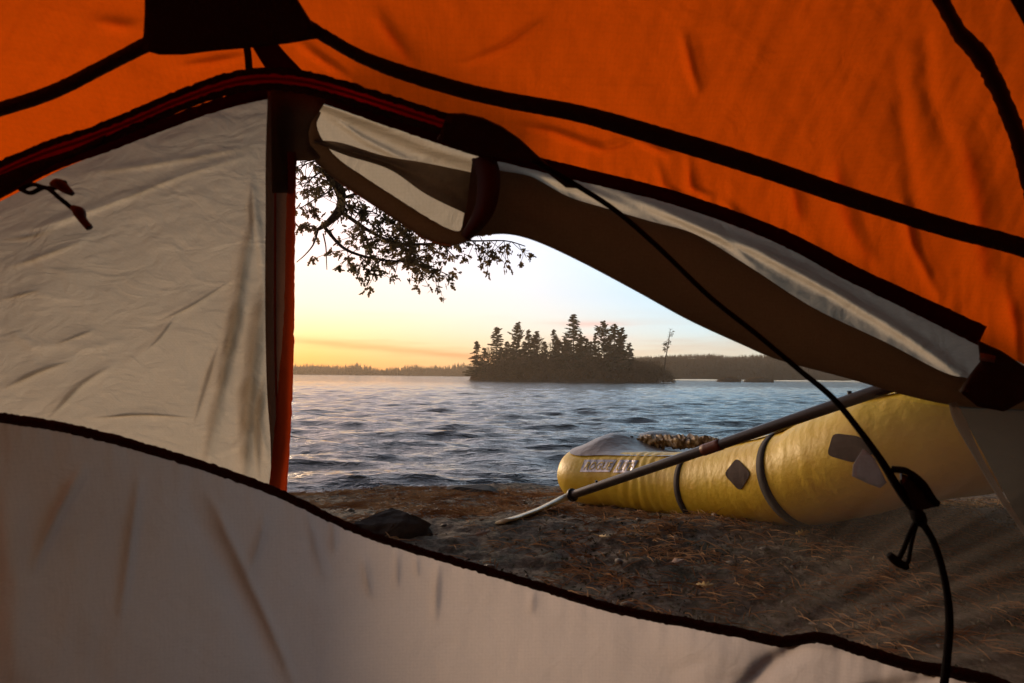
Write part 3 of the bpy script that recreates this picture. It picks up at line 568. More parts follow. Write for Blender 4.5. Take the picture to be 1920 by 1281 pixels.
# ------------------------------------------------------------------ foliage helpers
def quads_mesh(name, cen, ax1, ax2, m, parent=None):
    """many leaf-sized diamond faces: centre + two half axes"""
    V = np.stack([cen-ax1, cen-ax2*.8, cen+ax1, cen+ax2*.8], 1).reshape(-1, 3)
    Fc = np.arange(len(cen)*4).reshape(-1, 4)
    return mesh(name, V, Fc, m, parent, smooth=False)
def leafmat(name, a, b, sc_=3, tr=.35):
    m = bpy.data.materials.new(name); m.use_nodes = True
    n, l = m.node_tree.nodes, m.node_tree.links; n.remove(n['Principled BSDF'])
    g = n.new('ShaderNodeTexCoord'); q = n.new('ShaderNodeTexNoise'); q.inputs['Scale'].default_value = sc_; q.inputs['Detail'].default_value = 4; l.new(g.outputs['Object'], q.inputs['Vector'])
    c = n.new('ShaderNodeValToRGB'); c.color_ramp.elements[0].color = (*a, 1); c.color_ramp.elements[1].color = (*b, 1); c.color_ramp.elements[0].position = .38; c.color_ramp.elements[1].position = .62
    l.new(q.outputs['Fac'], c.inputs[0])
    d = n.new('ShaderNodeBsdfDiffuse'); t = n.new('ShaderNodeBsdfTranslucent'); l.new(c.outputs[0], d.inputs[0]); l.new(c.outputs[0], t.inputs[0])
    x = n.new('ShaderNodeMixShader'); x.inputs[0].default_value = tr; l.new(d.outputs[0], x.inputs[1]); l.new(t.outputs[0], x.inputs[2]); l.new(x.outputs[0], n['Material Output'].inputs[0]); return m
M_needle = leafmat('spruce_needles', (.05, .052, .024), (.12, .10, .05), .8, .3)
M_scrub = leafmat('autumn_scrub', (.12, .075, .040), (.21, .14, .08), .25, .25)
M_bark = mat('grey_brown_bark', (.055, .040, .030), .9, noise_s=8, base2=(.12, .09, .07), bump=.6, bump_s=30)
M_far = leafmat('distant_forest', (.05, .045, .025), (.11, .085, .045), .03, .2)
M_hill = leafmat('distant_hill_forest', (.06, .045, .03), (.12, .085, .055), .04, .2)
def conifer(h, seed, lean=0.0, sparse=.0, spread=.22, name='conifer', shape='spruce'):
    rng = np.random.RandomState(seed); root = empty(name)
    tl = [np.array([lean*h*(z**1.5), 0, z*h]) for z in np.linspace(0, 1, 7)]
    tube('trunk', tl, np.linspace(.018*h, .004*h, 7), M_bark, root, n=14, seg=6)
    C, A1, A2 = [], [], []
    nb = int(h*20*(1-sparse)); zmin = .10 if shape == 'spruce' else .35
    side = rng.uniform(.30, 1.45, 12)
    for k in range(nb):
        z = zmin+(1-zmin)*(k+rng.rand())/nb
        if rng.rand() < .06 or math.sin(z*23+seed)+math.sin(z*41+seed*2) > 1.35: continue
        az = rng.uniform(0, 2*np.pi); prof = (1-z)**.75 if shape == 'spruce' else min(1, (1-z)*2.2)**.8*(.55+.45*math.sin(3+z*14))
        L = h*spread*prof*side[int(az/(2*np.pi)*12) % 12]*rng.uniform(.65, 1.2)+.03*h
        droop = rng.uniform(-.45, .10) if shape == 'spruce' else rng.uniform(-.1, .35)
        base = np.array([lean*h*z**1.5, 0, z*h]); dr = np.array([math.cos(az), math.sin(az), droop]); dr2 = np.array([-math.sin(az), math.cos(az), 0])
        m_ = max(5, int(L/.085))
        for j in range(m_):
            s = (j+rng.rand())/m_
            if s < .12: continue
            p_ = base+dr*L*s+np.array([0, 0, .22*L*s*s])+dr2*rng.normal(0, .10)*L*(1-s*.5)+rng.normal(0, .03, 3)*h*.08
            q = .17+.13*rng.rand()
            C.append(p_); a1 = dr*q*1.3+rng.normal(0, .05, 3); A1.append(a1); A2.append(np.array([rng.normal(0, .5), rng.normal(0, .5), rng.normal(-.6, .5)])*q*.55)
    quads_mesh('crown', np.array(C), np.array(A1), np.array(A2), M_needle, root)
    return root
def bare_tree(h, seed, name='bare_tree'):
    rng = np.random.RandomState(seed); root = empty(name)
    V, Fc = [], []
    def stick(a, b, ra, rb):
        i = len(V); d = b-a; s1 = np.cross(d, [.3, .9, .1]); s1 /= np.linalg.norm(s1)+1e-9; s2 = np.cross(d, s1); s2 /= np.linalg.norm(s2)+1e-9
        for c, r in ((a, ra), (b, rb)):
            for k in range(3): q = 2.094*k; V.append(c+(s1*math.cos(q)+s2*math.sin(q))*r)
        for k in range(3): Fc.append((i+k, i+(k+1) % 3, i+3+(k+1) % 3, i+3+k))
    def grow(a, d, L, r, lev):
        b = a+d*L; stick(a, b, r, r*.65)
        if lev == 0: return
        for _ in range(3 if lev > 1 else 4):
            nd = d+rng.normal(0, .42, 3)+np.array([0, 0, .12]); nd /= np.linalg.norm(nd); grow(a+(b-a)*rng.uniform(.55, 1), nd, L*rng.uniform(.55, .8), r*.55, lev-1)
    stick(np.zeros(3), np.array([.05, 0, h*.42]), .02*h, .015*h)
    trunk = mesh('trunk', V, Fc, M_bark, root); V, Fc = [], []
    for _ in range(4):
        d = np.array([rng.normal(0, .3), rng.normal(0, .3), 1]); d /= np.linalg.norm(d); grow(np.array([.05, 0, h*rng.uniform(.3, .42)]), d, h*.22, .011*h, 4)
    mesh('crown', V, Fc, M_scrub, root)
    return root
def copy_tree(o):
    c = o.copy(); sc.collection.objects.link(c)
    for ch in [x for x in bpy.data.objects if x.parent == o]:
        d = ch.copy(); sc.collection.objects.link(d); d.parent = c; d.matrix_parent_inverse = Matrix.Identity(4)
    return c
def world_at(px, D):                          # ground plan position at forward distance D for photograph column px
    q = ray(px, 700.0); return np.array([q[0]*D, D])
def ytop(px, py, D):
    q = ray(px, py); return CAM[2]+q[2]/q[1]*D
# ------------------------------------------------------------------ island
ISX, ISY = world_at(1055, 116)
def isl_h(x, y):
    u = (x-ISX)/19.4; v = (y-ISY)/9.0
    r2 = np.abs(u)**2.4+np.abs(v)**2.2
    return 1.9*np.clip(1-r2, -.3, 1)+.3*fbm(x/3, y/3, 3, 81)
gx, gy = np.meshgrid(np.linspace(ISX-25, ISX+25, 120), np.linspace(ISY-11, ISY+11, 50))
island = mesh('island_terrain', np.stack([gx, gy, isl_h(gx, gy)], -1).reshape(-1, 3), gridfaces(50, 120), mat('island_rock_soil', (.06, .045, .03), .9, noise_s=1.2, base2=(.14, .10, .07), bump=.6, bump_s=5))
tag(island, kind='structure')
rng = np.random.RandomState(9)
def scatter(name, xr, yr, hfun, topfun, n, size, m, flat=.6):
    x = rng.uniform(*xr, n); y = rng.uniform(*yr, n); g = hfun(x, y); tp = topfun(x, y); ok = tp > .05
    x, y, g, tp = x[ok], y[ok], g[ok], tp[ok]; k = len(x)
    z = g+tp*rng.rand(k)**.7
    c = np.stack([x, y, z], 1); a1 = rng.normal(0, 1, (k, 3)); a1 /= np.linalg.norm(a1, axis=1)[:, None]; a2 = np.cross(a1, rng.normal(0, 1, (k, 3))); a2 /= np.linalg.norm(a2, axis=1)[:, None]
    s = (size*rng.uniform(.5, 1.4, k))[:, None]
    o = quads_mesh(name, c, a1*s, a2*s*flat, m); return o
def isl_top(x, y):
    u = (x-ISX)/18.8; v = (y-ISY)/8.0; env = np.clip(1-np.abs(u)**3.2-np.abs(v)**2.5, 0, 1)**.5
    return env*(3.7+2.6*fbm(x/1.8, y/1.8, 3, 83))
sb = scatter('island_thicket', (ISX-21, ISX+21), (ISY-8.5, ISY+8.5), isl_h, isl_top, 34000, .30, M_scrub, .5)
tag(sb, 'brown leafless brush packed under the island pines', 'thicket', kind='stuff')
trees = [  # px, ytop, shape, lean, spread, label
 (893, 640, 's', .0, .20, 'short feathery spruce at the waterside end of the island, nearest the sunset'),
 (908, 652, 's', .02, .22, 'smallest low spruce filling in beside the island\'s outer end tree'),
 (931, 612, 's', .0, .20, 'pointed spruce standing alone near the sunset end of the island'),
 (950, 640, 's', .0, .18, 'lower spruce just inward of the island\'s lone pointed spruce'),
 (971, 604, 'p', .03, .15, 'tall blunt-topped pine leaning slightly, in the sunward half of the island'),
 (990, 617, 's', .0, .14, 'narrow spruce rising right beside the blunt-topped pine'),
 (1006, 621, 'p', .0, .14, 'round-headed pine in the level part of the island skyline'),
 (1038, 618, 's', .0, .13, 'slim spruce standing behind the bare trees on the island'),
 (1058, 630, 's', .0, .14, 'lower spruce tucked against the tallest spruce on its sunward side'),
 (1075, 589, 's', .0, .19, 'tallest spruce of the island with tiered drooping branches'),
 (1100, 634, 's', .0, .14, 'short spruce in the dip beyond the tallest spruce'),
 (1116, 626, 's', .0, .14, 'small spruce just before the sparse layered pine'),
 (1131, 602, 'p', -.02, .17, 'sparse layered pine with long flat branches reaching out'),
 (1152, 607, 's', .0, .18, 'dense dark spruce next to the sparse layered pine'),
 (1166, 614, 'p', .02, .15, 'pine with slanting crown at the shoulder of the island'),
 (1181, 642, 's', .05, .20, 'low leaning spruce ending the tall trees on the far side of the island')]
for i, (px, yt, sh, lean, spr, lab) in enumerate(trees):
    D = 113+rng.uniform(-3, 5); xy = world_at(px, D); g = float(isl_h(xy[0], xy[1])); h = ytop(px, yt, D)-g
    o = conifer(h, 100+i, lean, .0 if sh == 's' else .12, spr*1.45, name='spruce_tree' if sh == 's' else 'pine_tree', shape='spruce' if sh == 's' else 'pine')
    o.location = (xy[0]-lean*h, xy[1], g-.1); tag(o, lab, 'tree', 'conifers on the island')
for i, (px, yt, lab) in enumerate([(1022, 618, 'bare twiggy tree rising between the pines in the middle of the island'), (1050, 622, 'leafless tree beside the tallest island spruce'), (955, 632, 'leafless tree between the pointed spruce and the blunt-topped pine'), (915, 640, 'thin leafless tree near the sunset end of the island'), (1092, 640, 'low leafless tree just past the tallest island spruce')]):
    D = 112+i; xy = world_at(px, D); g = float(isl_h(xy[0], xy[1])); o = bare_tree(ytop(px, yt, D)-g, 300+i, 'leafless_tree'); o.location = (xy[0], xy[1], g-.1); tag(o, lab, 'tree', 'leafless trees on the island')
for i, (px, yt) in enumerate([(982, 640), (1000, 636), (1020, 640), (1046, 634), (1064, 636), (1088, 622), (1108, 640), (1142, 630), (1160, 636), (940, 652), (962, 640)]):
    D = 116+rng.uniform(-2, 3); xy = world_at(px, D); g = float(isl_h(xy[0], xy[1])); h = ytop(px, yt, D)-g
    o = conifer(h, 500+i, 0, 0, .34, name='spruce_tree'); o.location = (xy[0], xy[1], g-.1); tag(o, 'mid-height conifer blending into the dark lower tree line of the island', 'tree', 'blended conifers in the island tree line')
# leaning snag
D = 108; xy = world_at(1243, D); snag = empty('snag_tree')
hs = ytop(1257, 617, D)-.1; k = 14/F*D
tube('trunk', [(0, 0, 0), (.3*k, 0, hs*.4), (k*.75, 0, hs*.75), (k, 0, hs)], [.16, .12, .08, .03], M_bark, snag, n=16, seg=6)
C, A1, A2, V, Fc = [], [], [], [], []
for j in range(46):
    z = rng.uniform(.55, 1.0); az = rng.choice([0.1, 3.1])+rng.normal(0, .5); L = rng.uniform(.3, 1.2)*(1.1-z*.6); up = rng.uniform(0, .6)
    b0 = np.array([k*z**1.6, 0, hs*z]); e0 = b0+np.array([math.cos(az)*L, math.sin(az)*L*.6, up*L])
    i0 = len(V); o_ = np.array([0, 0, .03]); V += [b0-o_, b0+o_, e0+o_*.4, e0-o_*.4]; Fc.append((i0, i0+1, i0+2, i0+3))
    if z < .72 or rng.rand() < .25:
        for _ in range(7): C.append(b0+(e0-b0)*rng.uniform(.4, 1.1)+rng.normal(0, .12, 3)); A1.append(rng.normal(0, .12, 3)); A2.append(rng.normal(0, .07, 3))
mesh('branch_sprays', V, Fc, M_bark, snag, smooth=False); quads_mesh('crown', np.array(C), np.array(A1), np.array(A2), M_needle, snag)
snag.location = (xy[0], xy[1], .1); tag(snag, 'half-dead leaning tree standing apart on the low spit of the island', 'tree')
sp = scatter('spit_brush', (world_at(1180, 110)[0], world_at(1250, 110)[0]), (104, 116), lambda x, y: .0*x+.1, lambda x, y: np.clip(3.6-.0*x, 0, 9)*np.clip((world_at(1250, 110)[0]-x)/2.5, 0, 1)**.5*(1+.3*fbm(x, y, 2, 4)), 7000, .22, M_scrub, .35)
tag(sp, 'low brown brush on the island spit around the leaning snag', 'brush', kind='stuff')
# islets
for px0, px1, lab in [(1346, 1388, 'smaller of two low brushy islets off the wooded hill, nearer the snag'), (1398, 1450, 'wider of two low brushy islets off the wooded hill')]:
    D = 142; a0, a1 = world_at(px0, D)[0], world_at(px1, D)[0]; c = (a0+a1)/2; hw = (a1-a0)/2
    n_ = 24; th = np.linspace(0, 2*np.pi, n_, endpoint=False); rr = [(1.1, -.3), (1.0, .25), (.75, .8), (.3, 1.0)]
    V = [(c+math.cos(q)*hw*r*(1+.1*math.sin(5*q)), D+math.sin(q)*2.2*r, z+.1*math.sin(q*7)) for r, z in rr for q in th]+[(c, D, .65)]
    fc = [tuple(q) for q in gridfaces(4, n_, True)]+[(3*n_+j, 3*n_+(j+1) % n_, 4*n_) for j in range(n_)]
    o = mesh('islet', V, fc, bpy.data.materials['island_rock_soil']); tag(o, lab, 'islet', 'islets off the wooded hill')
    v = scatter('brush', (a0, a1), (D-1.5, D+1.5), lambda x, y: .3+0*x, lambda x, y: np.clip(1-((x-c)/hw)**2, 0, 1)**.5*1.0, 900, .16, M_scrub); v.parent = o
# far shores: wooded ridges
def ridge(name, px0, px1, D, tops, depth, m, n, size, lab):
    tops = np.array(tops, float)
    def hf(x, y):
        px = 960+F*x/D; t = np.array([ytop(a, b, D) for a, b in tops]); e = np.interp(px, tops[:, 0], t)
        v = np.clip((y-D)/depth, 0, 1); return e*np.sin(np.clip(v*1.1+.04, 0, 1)*np.pi/2)*.86-.3
    x0, x1 = (px0-960)/F*D, (px1-960)/F*D
    gx, gy = np.meshgrid(np.linspace(x0, x1, 300), np.linspace(D, D+depth, 24))
    gz = hf(gx, gy)+np.clip(hf(gx, gy), 0, 1)*.9*fbm(gx/9, gy/9, 3, 5)
    t_ = mesh(name+'_terrain', np.stack([gx, gy, gz], -1).reshape(-1, 3), gridfaces(24, 300), m); tag(t_, kind='structure')
    x = rng.uniform(x0, x1, n); y = D+depth*rng.rand(n)**.8*.98; g = hf(x, y); e = size
    kk = 7; z0 = g
    cen = np.repeat(np.stack([x, y, z0], 1), kk, 0); hh = np.repeat(e*rng.uniform(.5, 1.6, n)*(1+1.1*fbm(x/16, y/30, 3, 6)), kk)
    fr = np.tile(np.linspace(.1, 1, kk), n); wd = hh*.22*(1.15-fr)
    cen = cen+np.stack([rng.normal(0, .35, n*kk)*wd, rng.normal(0, .35, n*kk)*wd, hh*fr], 1)
    a1 = np.stack([wd*rng.uniform(.5, 1.1, n*kk), rng.normal(0, .5, n*kk)*wd, rng.normal(0, .2, n*kk)*wd], 1); a2 = np.stack([rng.normal(0, .2, n*kk)*wd, rng.normal(0, .2, n*kk)*wd, hh*.13], 1)
    o = quads_mesh(name+'_forest', cen, a1, a2, m); tag(o, lab, 'forest', kind='stuff')
ridge('far_shore', -500, 1010, 330, [(-500, 676), (0, 680), (545, 683), (600, 690), (680, 694), (720, 691), (760, 689), (800, 686), (850, 689), (900, 690), (1010, 690)], 60, M_far, 5200, 2.2, 'low far-off forest along the lake shore under the glowing horizon')
ridge('wooded_hill', 1130, 3200, 205, [(1130, 664), (1180, 659), (1250, 657), (1290, 654), (1400, 652), (1500, 656), (1700, 652), (2300, 660), (3200, 690)], 70, M_hill, 15000, 1.05, 'brown wooded hillside across the water behind the island spit')

# ------------------------------------------------------------------ raft
RAFT = [(1098, 896, 3.25, 47), (1150, 898, 3.10, 50), (1210, 903, 2.93, 54), (1310, 911, 2.66, 64), (1400, 905, 2.43, 76), (1500, 893, 2.18, 88), (1600, 862, 1.98, 101), (1680, 838, 1.85, 103)]
near = np.array([np.r_[P(a, b, c), e/F*c] for a, b, c, e in RAFT])
ax = near[-1, :3]-near[0, :3]; ax[2] = 0; ax /= np.linalg.norm(ax); nrmv = np.array([-ax[1], ax[0], 0])
if nrmv[1] < 0: nrmv = -nrmv
W = .74; up3 = np.array([0, 0, 1.0])
def end_arc(p, q, out, r0_, lift, n=5):
    res = []
    for k in range(1, n+1):
        a = np.pi*k/(n+1); c = (p+q)/2; h = (p-q)/2
        res.append(np.r_[c+h*math.cos(a)+out*math.sin(a)*.34+up3*lift*math.sin(a), r0_*(1-.05*math.sin(a))])
    return res
far_side = [np.r_[p[:3]+nrmv*W+up3*.0, p[3]] for p in near[::-1]]
loop = list(near)+end_arc(near[-1, :3], far_side[0][:3], ax, near[-1, 3], .10)+far_side+end_arc(far_side[-1][:3], near[0, :3], -ax*.55, near[0, 3], .03)
loop = np.array(loop)
# closed Catmull-Rom
def closed_spline(p, n):
    m = len(p); out = []
    for i in range(m):
        a, b, c, d = p[i-1], p[i], p[(i+1) % m], p[(i+2) % m]
        t = np.linspace(0, 1, 20, endpoint=False)[:, None]; out.append(.5*((2*b)+(c-a)*t+(2*a-5*b+4*c-d)*t*t+(3*b-a-3*c+d)*t**3))
    out = np.vstack(out); s = np.r_[0, np.cumsum(np.linalg.norm(np.diff(np.vstack([out, out[:1]])[:, :3], axis=0), axis=1))]
    q = np.linspace(0, s[-1], n, endpoint=False); o2 = np.vstack([out, out[:1]])
    return np.stack([np.interp(q, s, o2[:, k]) for k in range(4)], 1)
NS, NT = 520, 56
ring = closed_spline(loop, NS); rc, rr = ring[:, :3], ring[:, 3]
tg = np.roll(rc, -1, 0)-np.roll(rc, 1, 0); tg /= np.linalg.norm(tg, axis=1)[:, None]
oh = np.cross(tg, up3); oh /= np.linalg.norm(oh, axis=1)[:, None]
cent = rc.mean(0)
flip = ((rc-cent)*oh).sum(1) < 0; oh[flip] *= -1
ov = np.cross(oh, tg); ov[ov[:, 2] < 0] *= -1
th = np.linspace(0, 2*np.pi, NT, endpoint=False)
def ring_pt(i, a, off=0.0, rad=None):
    r = (rr[i] if rad is None else rad)+off
    return rc[i]+(oh[i]*np.cos(a)[..., None]+ov[i]*np.sin(a)[..., None])*np.asarray(r)[..., None] if np.ndim(a) else rc[i]+(oh[i]*math.cos(a)+ov[i]*math.sin(a))*r
II, TH = np.meshgrid(np.arange(NS), th, indexing='ij')
sl = II/NS*2*np.pi
wr = .0035*fbm(II*.16, TH*.55, 3, 91, .6)*(.3+np.clip(fbm(II*.02, TH*0, 2, 92)+.3, 0, 1.2))+.0018*fbm(II*.45+TH*1.2, TH*.9, 3, 93)
pxr, pyr = pix(rc)
# pleated zone near the lettering
pl = np.exp(-((pxr-1225)/45)**2)*(np.arange(NS) < NS*.45); wr += (pl[:, None]*.006*np.abs(np.sin(II*.55+np.sin(TH*2+II*.1)*1.3)))*np.clip(np.cos(TH-.1)+.4, 0, 1)
V = rc[:, None]+(oh[:, None]*np.cos(TH)[..., None]+ov[:, None]*np.sin(TH)[..., None])*(rr[:, None]+wr)[..., None]
raft = empty('inflatable_raft', (cent[0], cent[1], float(h_ground(cent[0], cent[1]))))
tag(raft, 'yellow inflatable packraft with grey deck lying on the rocky shore', 'raft')
M_yellow = mat('yellow_coated_nylon', (.90, .63, .045), .45, noise_s=9, base2=(.84, .54, .032), bump=.25, bump_s=45, spec=.5)
M_raftband = mat('dark_grey_seam_tape', (.05, .042, .038), .7, noise_s=20, base2=(.075, .062, .055), spec=.12)
rt = mesh('hull_tube', V.reshape(-1, 3), gridfaces(NS, NT, True), M_yellow, raft)
# close the ring
rt.data.clear_geometry()
fc = gridfaces(NS, NT, True); i = (NS-1)*NT; extra = np.array([[i+j, i+(j+1) % NT, (j+1) % NT, j] for j in range(NT)])
rt_v = V.reshape(-1, 3); rt_f = np.vstack([fc, extra])
bpy.data.objects.remove(rt); rt = mesh('hull_tube', rt_v, rt_f, M_yellow, raft)
bvh = BVHTree.FromPolygons([tuple(v) for v in rt_v], [tuple(map(int, q)) for q in rt_f])
def on_raft(px, py, off=.003):
    d = ray(float(px), float(py)); dv = Vector(d).normalized(); hit = bvh.ray_cast(Vector(CAM), dv)
    if hit[0] is None: return None
    return hit[0]-dv*off
def idx_at(px):                                # ring index on the near side for a photograph column
    k = np.arange(int(NS*.45)); return int(k[np.argmin(np.abs(pxr[k]-px))])
def tube_band(i0, wcm, name='seam_band', tilt=0.0):
    seg = np.linalg.norm(rc[(i0+1) % NS]-rc[i0]); hw = wcm/2/seg
    rows = []
    a = np.linspace(0, 2*np.pi, 64, endpoint=False)
    for o, q in ((-.004, -hw), (.0005, -hw), (.0005, hw), (-.004, hw)):
        f_i = i0+q+tilt*np.cos(a); lo_ = np.floor(f_i).astype(int); fr = (f_i-lo_)[:, None]
        g = lambda A: A[lo_ % NS]*(1-fr)+A[(lo_+1) % NS]*fr
        rows.append(g(rc)+(g(oh)*np.cos(a)[:, None]+g(ov)*np.sin(a)[:, None])*(g(rr[:, None])+o+.004))
    Vb = np.stack(rows, 0)
    return mesh(name, Vb.reshape(-1, 3), gridfaces(4, 64, True), M_raftband, raft)
tube_band(idx_at(1316), .034); tube_band(idx_at(1496), .038)
i3 = idx_at(1640); tube_band(NS//2+10, .03)
def decal(poly_fn, name, m, off=.004, thick=0):
    pass
def raft_patch(name, poly, m, step=4, off=.004):
    import bmesh
    p = np.array(poly, float); bm = bmesh.new(); dens = []
    for a, b in zip(p, np.roll(p, -1, 0)):
        k = max(1, int(np.hypot(*(b-a))/step)); dens += [a+(b-a)*i/k for i in range(k)]
    vs = [bm.verts.new((x, y, 0)) for x, y in dens]; bm.faces.new(vs)
    x0, y0 = p.min(0); x1, y1 = p.max(0)
    for x in np.arange(x0+step, x1, step): bmesh.ops.bisect_plane(bm, geom=bm.verts[:]+bm.edges[:]+bm.faces[:], plane_co=(x+.01, 0, 0), plane_no=(1, 0, 0))
    for y in np.arange(y0+step, y1, step): bmesh.ops.bisect_plane(bm, geom=bm.verts[:]+bm.edges[:]+bm.faces[:], plane_co=(0, y+.01, 0), plane_no=(0, 1, 0))
    for v in list(bm.verts):
        h = on_raft(v.co.x, v.co.y, off)
        if h is None: bm.verts.remove(v)
        else: v.co = h
    me = bpy.data.meshes.new(name); bm.to_mesh(me); bm.free(); me.materials.append(m); return link(bpy.data.objects.new(name, me), raft)
def rounded(poly, k=.22):
    p = np.array(poly, float); out = []
    for i in range(len(p)):
        a, b, c = p[i-1], p[i], p[(i+1) % len(p)]
        for t in (0, .33, .66, 1): s0, s1 = b+(a-b)*k*(1-t), b+(c-b)*k*t; out.append(s0*(1-t)+s1*t if 0 < t < 1 else (s0 if t == 0 else s1))
    return out
M_patch = mat('dark_grip_patch', (.065, .043, .036), .8, noise_s=30, base2=(.09, .06, .05), spec=.15)
raft_patch('tie_down_patch', rounded([(1381, 858), (1408, 888), (1387, 922), (1357, 889)]), M_patch, step=5, off=.006)
raft_patch('tie_down_patch', rounded([(1562, 812), (1612, 818), (1640, 850), (1600, 868), (1550, 854)]), M_patch, step=5, off=.006)
M_silver = mat('silver_lettering_film', (.42, .38, .38), .32, metal=.7, bump=.25, bump_s=60)
raft_patch('letter_block', [(1096, 862), (1157, 862), (1143, 885), (1087, 885)], M_silver, step=3, off=.003)
raft_patch('letter_block', [(1163, 862), (1198, 863), (1182, 886), (1149, 886)], M_silver, step=3, off=.003)
def raft_text(txt, x0, x1, yb, yt, shear):
    cu = bpy.data.curves.new('t', 'FONT'); cu.body = txt; cu.size = 1; cu.resolution_u = 2
    o = bpy.data.objects.new('t', cu); sc.collection.objects.link(o); dg = bpy.context.evaluated_depsgraph_get(); dg.update()
    me = bpy.data.meshes.new_from_object(o.evaluated_get(dg)); bpy.data.objects.remove(o)
    co = np.array([v.co[:2] for v in me.vertices]); mn, mxx = co.min(0), co.max(0); uv = (co-mn)/(mxx-mn)
    for v, (a, b_) in zip(me.vertices, uv):
        py = yb+(yt-yb)*b_; px = x0+(x1-x0)*a+shear*b_; h = on_raft(px, py, .0065); v.co = h if h else Vector(P(px, py, 3))
    me.materials.clear(); me.materials.append(M_yellow); me.name = 'lettering'; link(bpy.data.objects.new('lettering', me), raft)
raft_text('ROGUE', 1093, 1141, 881, 866, 9); raft_text('LITE', 1154, 1181, 882, 867, 9)
# grey deck stretched over the top of the ring
nu, nv = 90, 60
inr = np.arange(NS)
top_a = R(62)
edge = rc+(oh*math.cos(top_a)+ov*math.sin(top_a))*(rr+.006)[:, None]
cen0 = edge.mean(0)
ks = np.linspace(0, NS, 260, endpoint=False).astype(int); E = edge[ks]
axc = ((rc-cent)@ax); amin, amax = axc.min(), axc.max()
nsel = np.arange(8, int(NS*.38)); ez = np.stack([(edge[nsel]-cent)@ax, edge[nsel][:, 2]], 1); ez = ez[np.argsort(ez[:, 0])]; z_lo = E[:, 2].min()
def deck_pts(s):
    p = E*(1-s)+(cen0+np.outer((E-cen0)@ax, ax)*.78)*s
    uu = (p-cent)@ax; p[:, 2] = np.interp(uu, ez[:, 0], ez[:, 1])*s**.5+p[:, 2]*(1-s**.5)
    u = ((p-cent)@ax-amin)/(amax-amin); bul = .095*np.exp(-((u-.10)/.075)**2)-.010-.06*np.clip(1-np.abs((u-.55)/.3), 0, 1)*s
    p[:, 2] += bul*math.sin(min(1, s*1.6)*np.pi/2)+.004*fbm(np.arange(len(p))*.25, np.full(len(p), s*8), 3, 14)*min(1, s*4)
    return p
rowsd = [deck_pts(s) for s in np.linspace(0, 1, 26)]
deck = mesh('deck', np.stack(rowsd, 0).reshape(-1, 3), gridfaces(26, 260, True), mat('grey_deck_cloth', (.26, .20, .165), .38, noise_s=6, base2=(.36, .29, .24), bump=.5, bump_s=25, spec=.6), raft)
# crumpled golden spray skirt bundle lying along the deck
sk = [];  
for a, b, c in [(1158, 826, 3.42), (1185, 826, 3.36), (1220, 827, 3.28), (1260, 829, 3.18), (1300, 829, 3.08), (1345, 826, 2.98)]: sk.append(P(a, b, c))
q = spline(np.array(sk), 160, 3); Vs = []
for k in range(160):
    for j in range(18):
        a = 2*np.pi*j/18; r = (.030+.026*noise.noise(Vector((k*.07, math.cos(a)*1.6+3, math.sin(a)*1.6)))+.016*noise.noise(Vector((k*.23, math.cos(a)*4, math.sin(a)*4))))*(math.sin(np.pi*min(max(k/159, .02), .98))**.25)
        Vs.append(q[k]+np.array([0, math.cos(a)*r*1.8, math.sin(a)*r]))
mesh('spray_skirt', Vs, gridfaces(160, 18, True), mat('golden_brown_crinkled_cloth', (.16, .085, .025), .5, noise_s=22, base2=(.50, .32, .10), bump=.8, bump_s=60, spec=.6), raft)
tube('zip_pull', [P(1186, 832, 3.3), P(1184, 818, 3.3)], [.012, .010], mat('brown_strap_end', (.06, .04, .02), .6), raft, n=6)
# ------------------------------------------------------------------ paddle
pad = empty('paddle', tuple(P(1000, 955, 2.65))); tag(pad, 'dark shafted paddle with pale blade tip, leaning across the yellow raft', 'paddle')
A0, B0 = P(1066, 931, 2.62), P(1700, 714, 1.60)
M_shaft = mat('carbon_paddle_shaft', (.05, .038, .032), .38, noise_s=20, base2=(.07, .055, .045))
tube('shaft', [A0+(B0-A0)*s for s in np.linspace(0, 1, 8)], .0185, M_shaft, pad, n=40, seg=16)
for s in (.015,): tube('drip_ring', [A0+(B0-A0)*s, A0+(B0-A0)*(s+.008)], .030, M_plastic, pad, n=4, seg=16)
def along(px):
    ss = np.linspace(0, 1, 400); q = A0+np.outer(ss, (B0-A0)); x_, _ = pix(q); return q[np.argmin(abs(x_-px))]
for px in (1118, 1592): c = along(px); tube('ferrule_button', [c, c+np.array([0, 0, .028])], .006, M_plastic, pad, n=4)
c0, c1 = along(1318), along(1352); tube('shaft_joint', [c0, c1], .0205, mat('worn_red_brown_grip', (.16, .045, .02), .5), pad, n=6, seg=16)
# blade: long, thin, curved, seen nearly edge-on
bl = spline(np.array([P(1078, 927, 2.60), P(1058, 934, 2.60), P(1030, 947, 2.50), P(1000, 960, 2.38), (P(965, 972, 2.24)), P(941, 978, 2.13)]), 40, 3)
tb = np.gradient(bl, axis=0); tb /= np.linalg.norm(tb, axis=1)[:, None]
wdir = np.cross(tb, np.array([0, 0, 1.0])); wdir = wdir/np.linalg.norm(wdir, axis=1)[:, None]; toc = (CAM-bl); toc /= np.linalg.norm(toc, axis=1)[:, None]
wd_ = toc-(toc*tb).sum(1)[:, None]*tb; wd_ /= np.linalg.norm(wd_, axis=1)[:, None]; nm = np.cross(tb, wd_)
prof = np.interp(np.linspace(0, 1, 40), [0, .12, .3, .6, .9, 1], [.018, .020, .036, .050, .045, .03]); th_ = np.interp(np.linspace(0, 1, 40), [0, .15, .4, 1], [.018, .015, .011, .008])
Vb = []
for k in range(14):
    a = 2*np.pi*k/14; Vb.append(bl+wd_*(prof*math.cos(a))[:, None]+nm*(th_*math.sin(a))[:, None])
Vb = np.stack(Vb, 1)
bm_ = mat('pale_fibreglass_blade', (.90, .80, .52), .35, spec=.6)
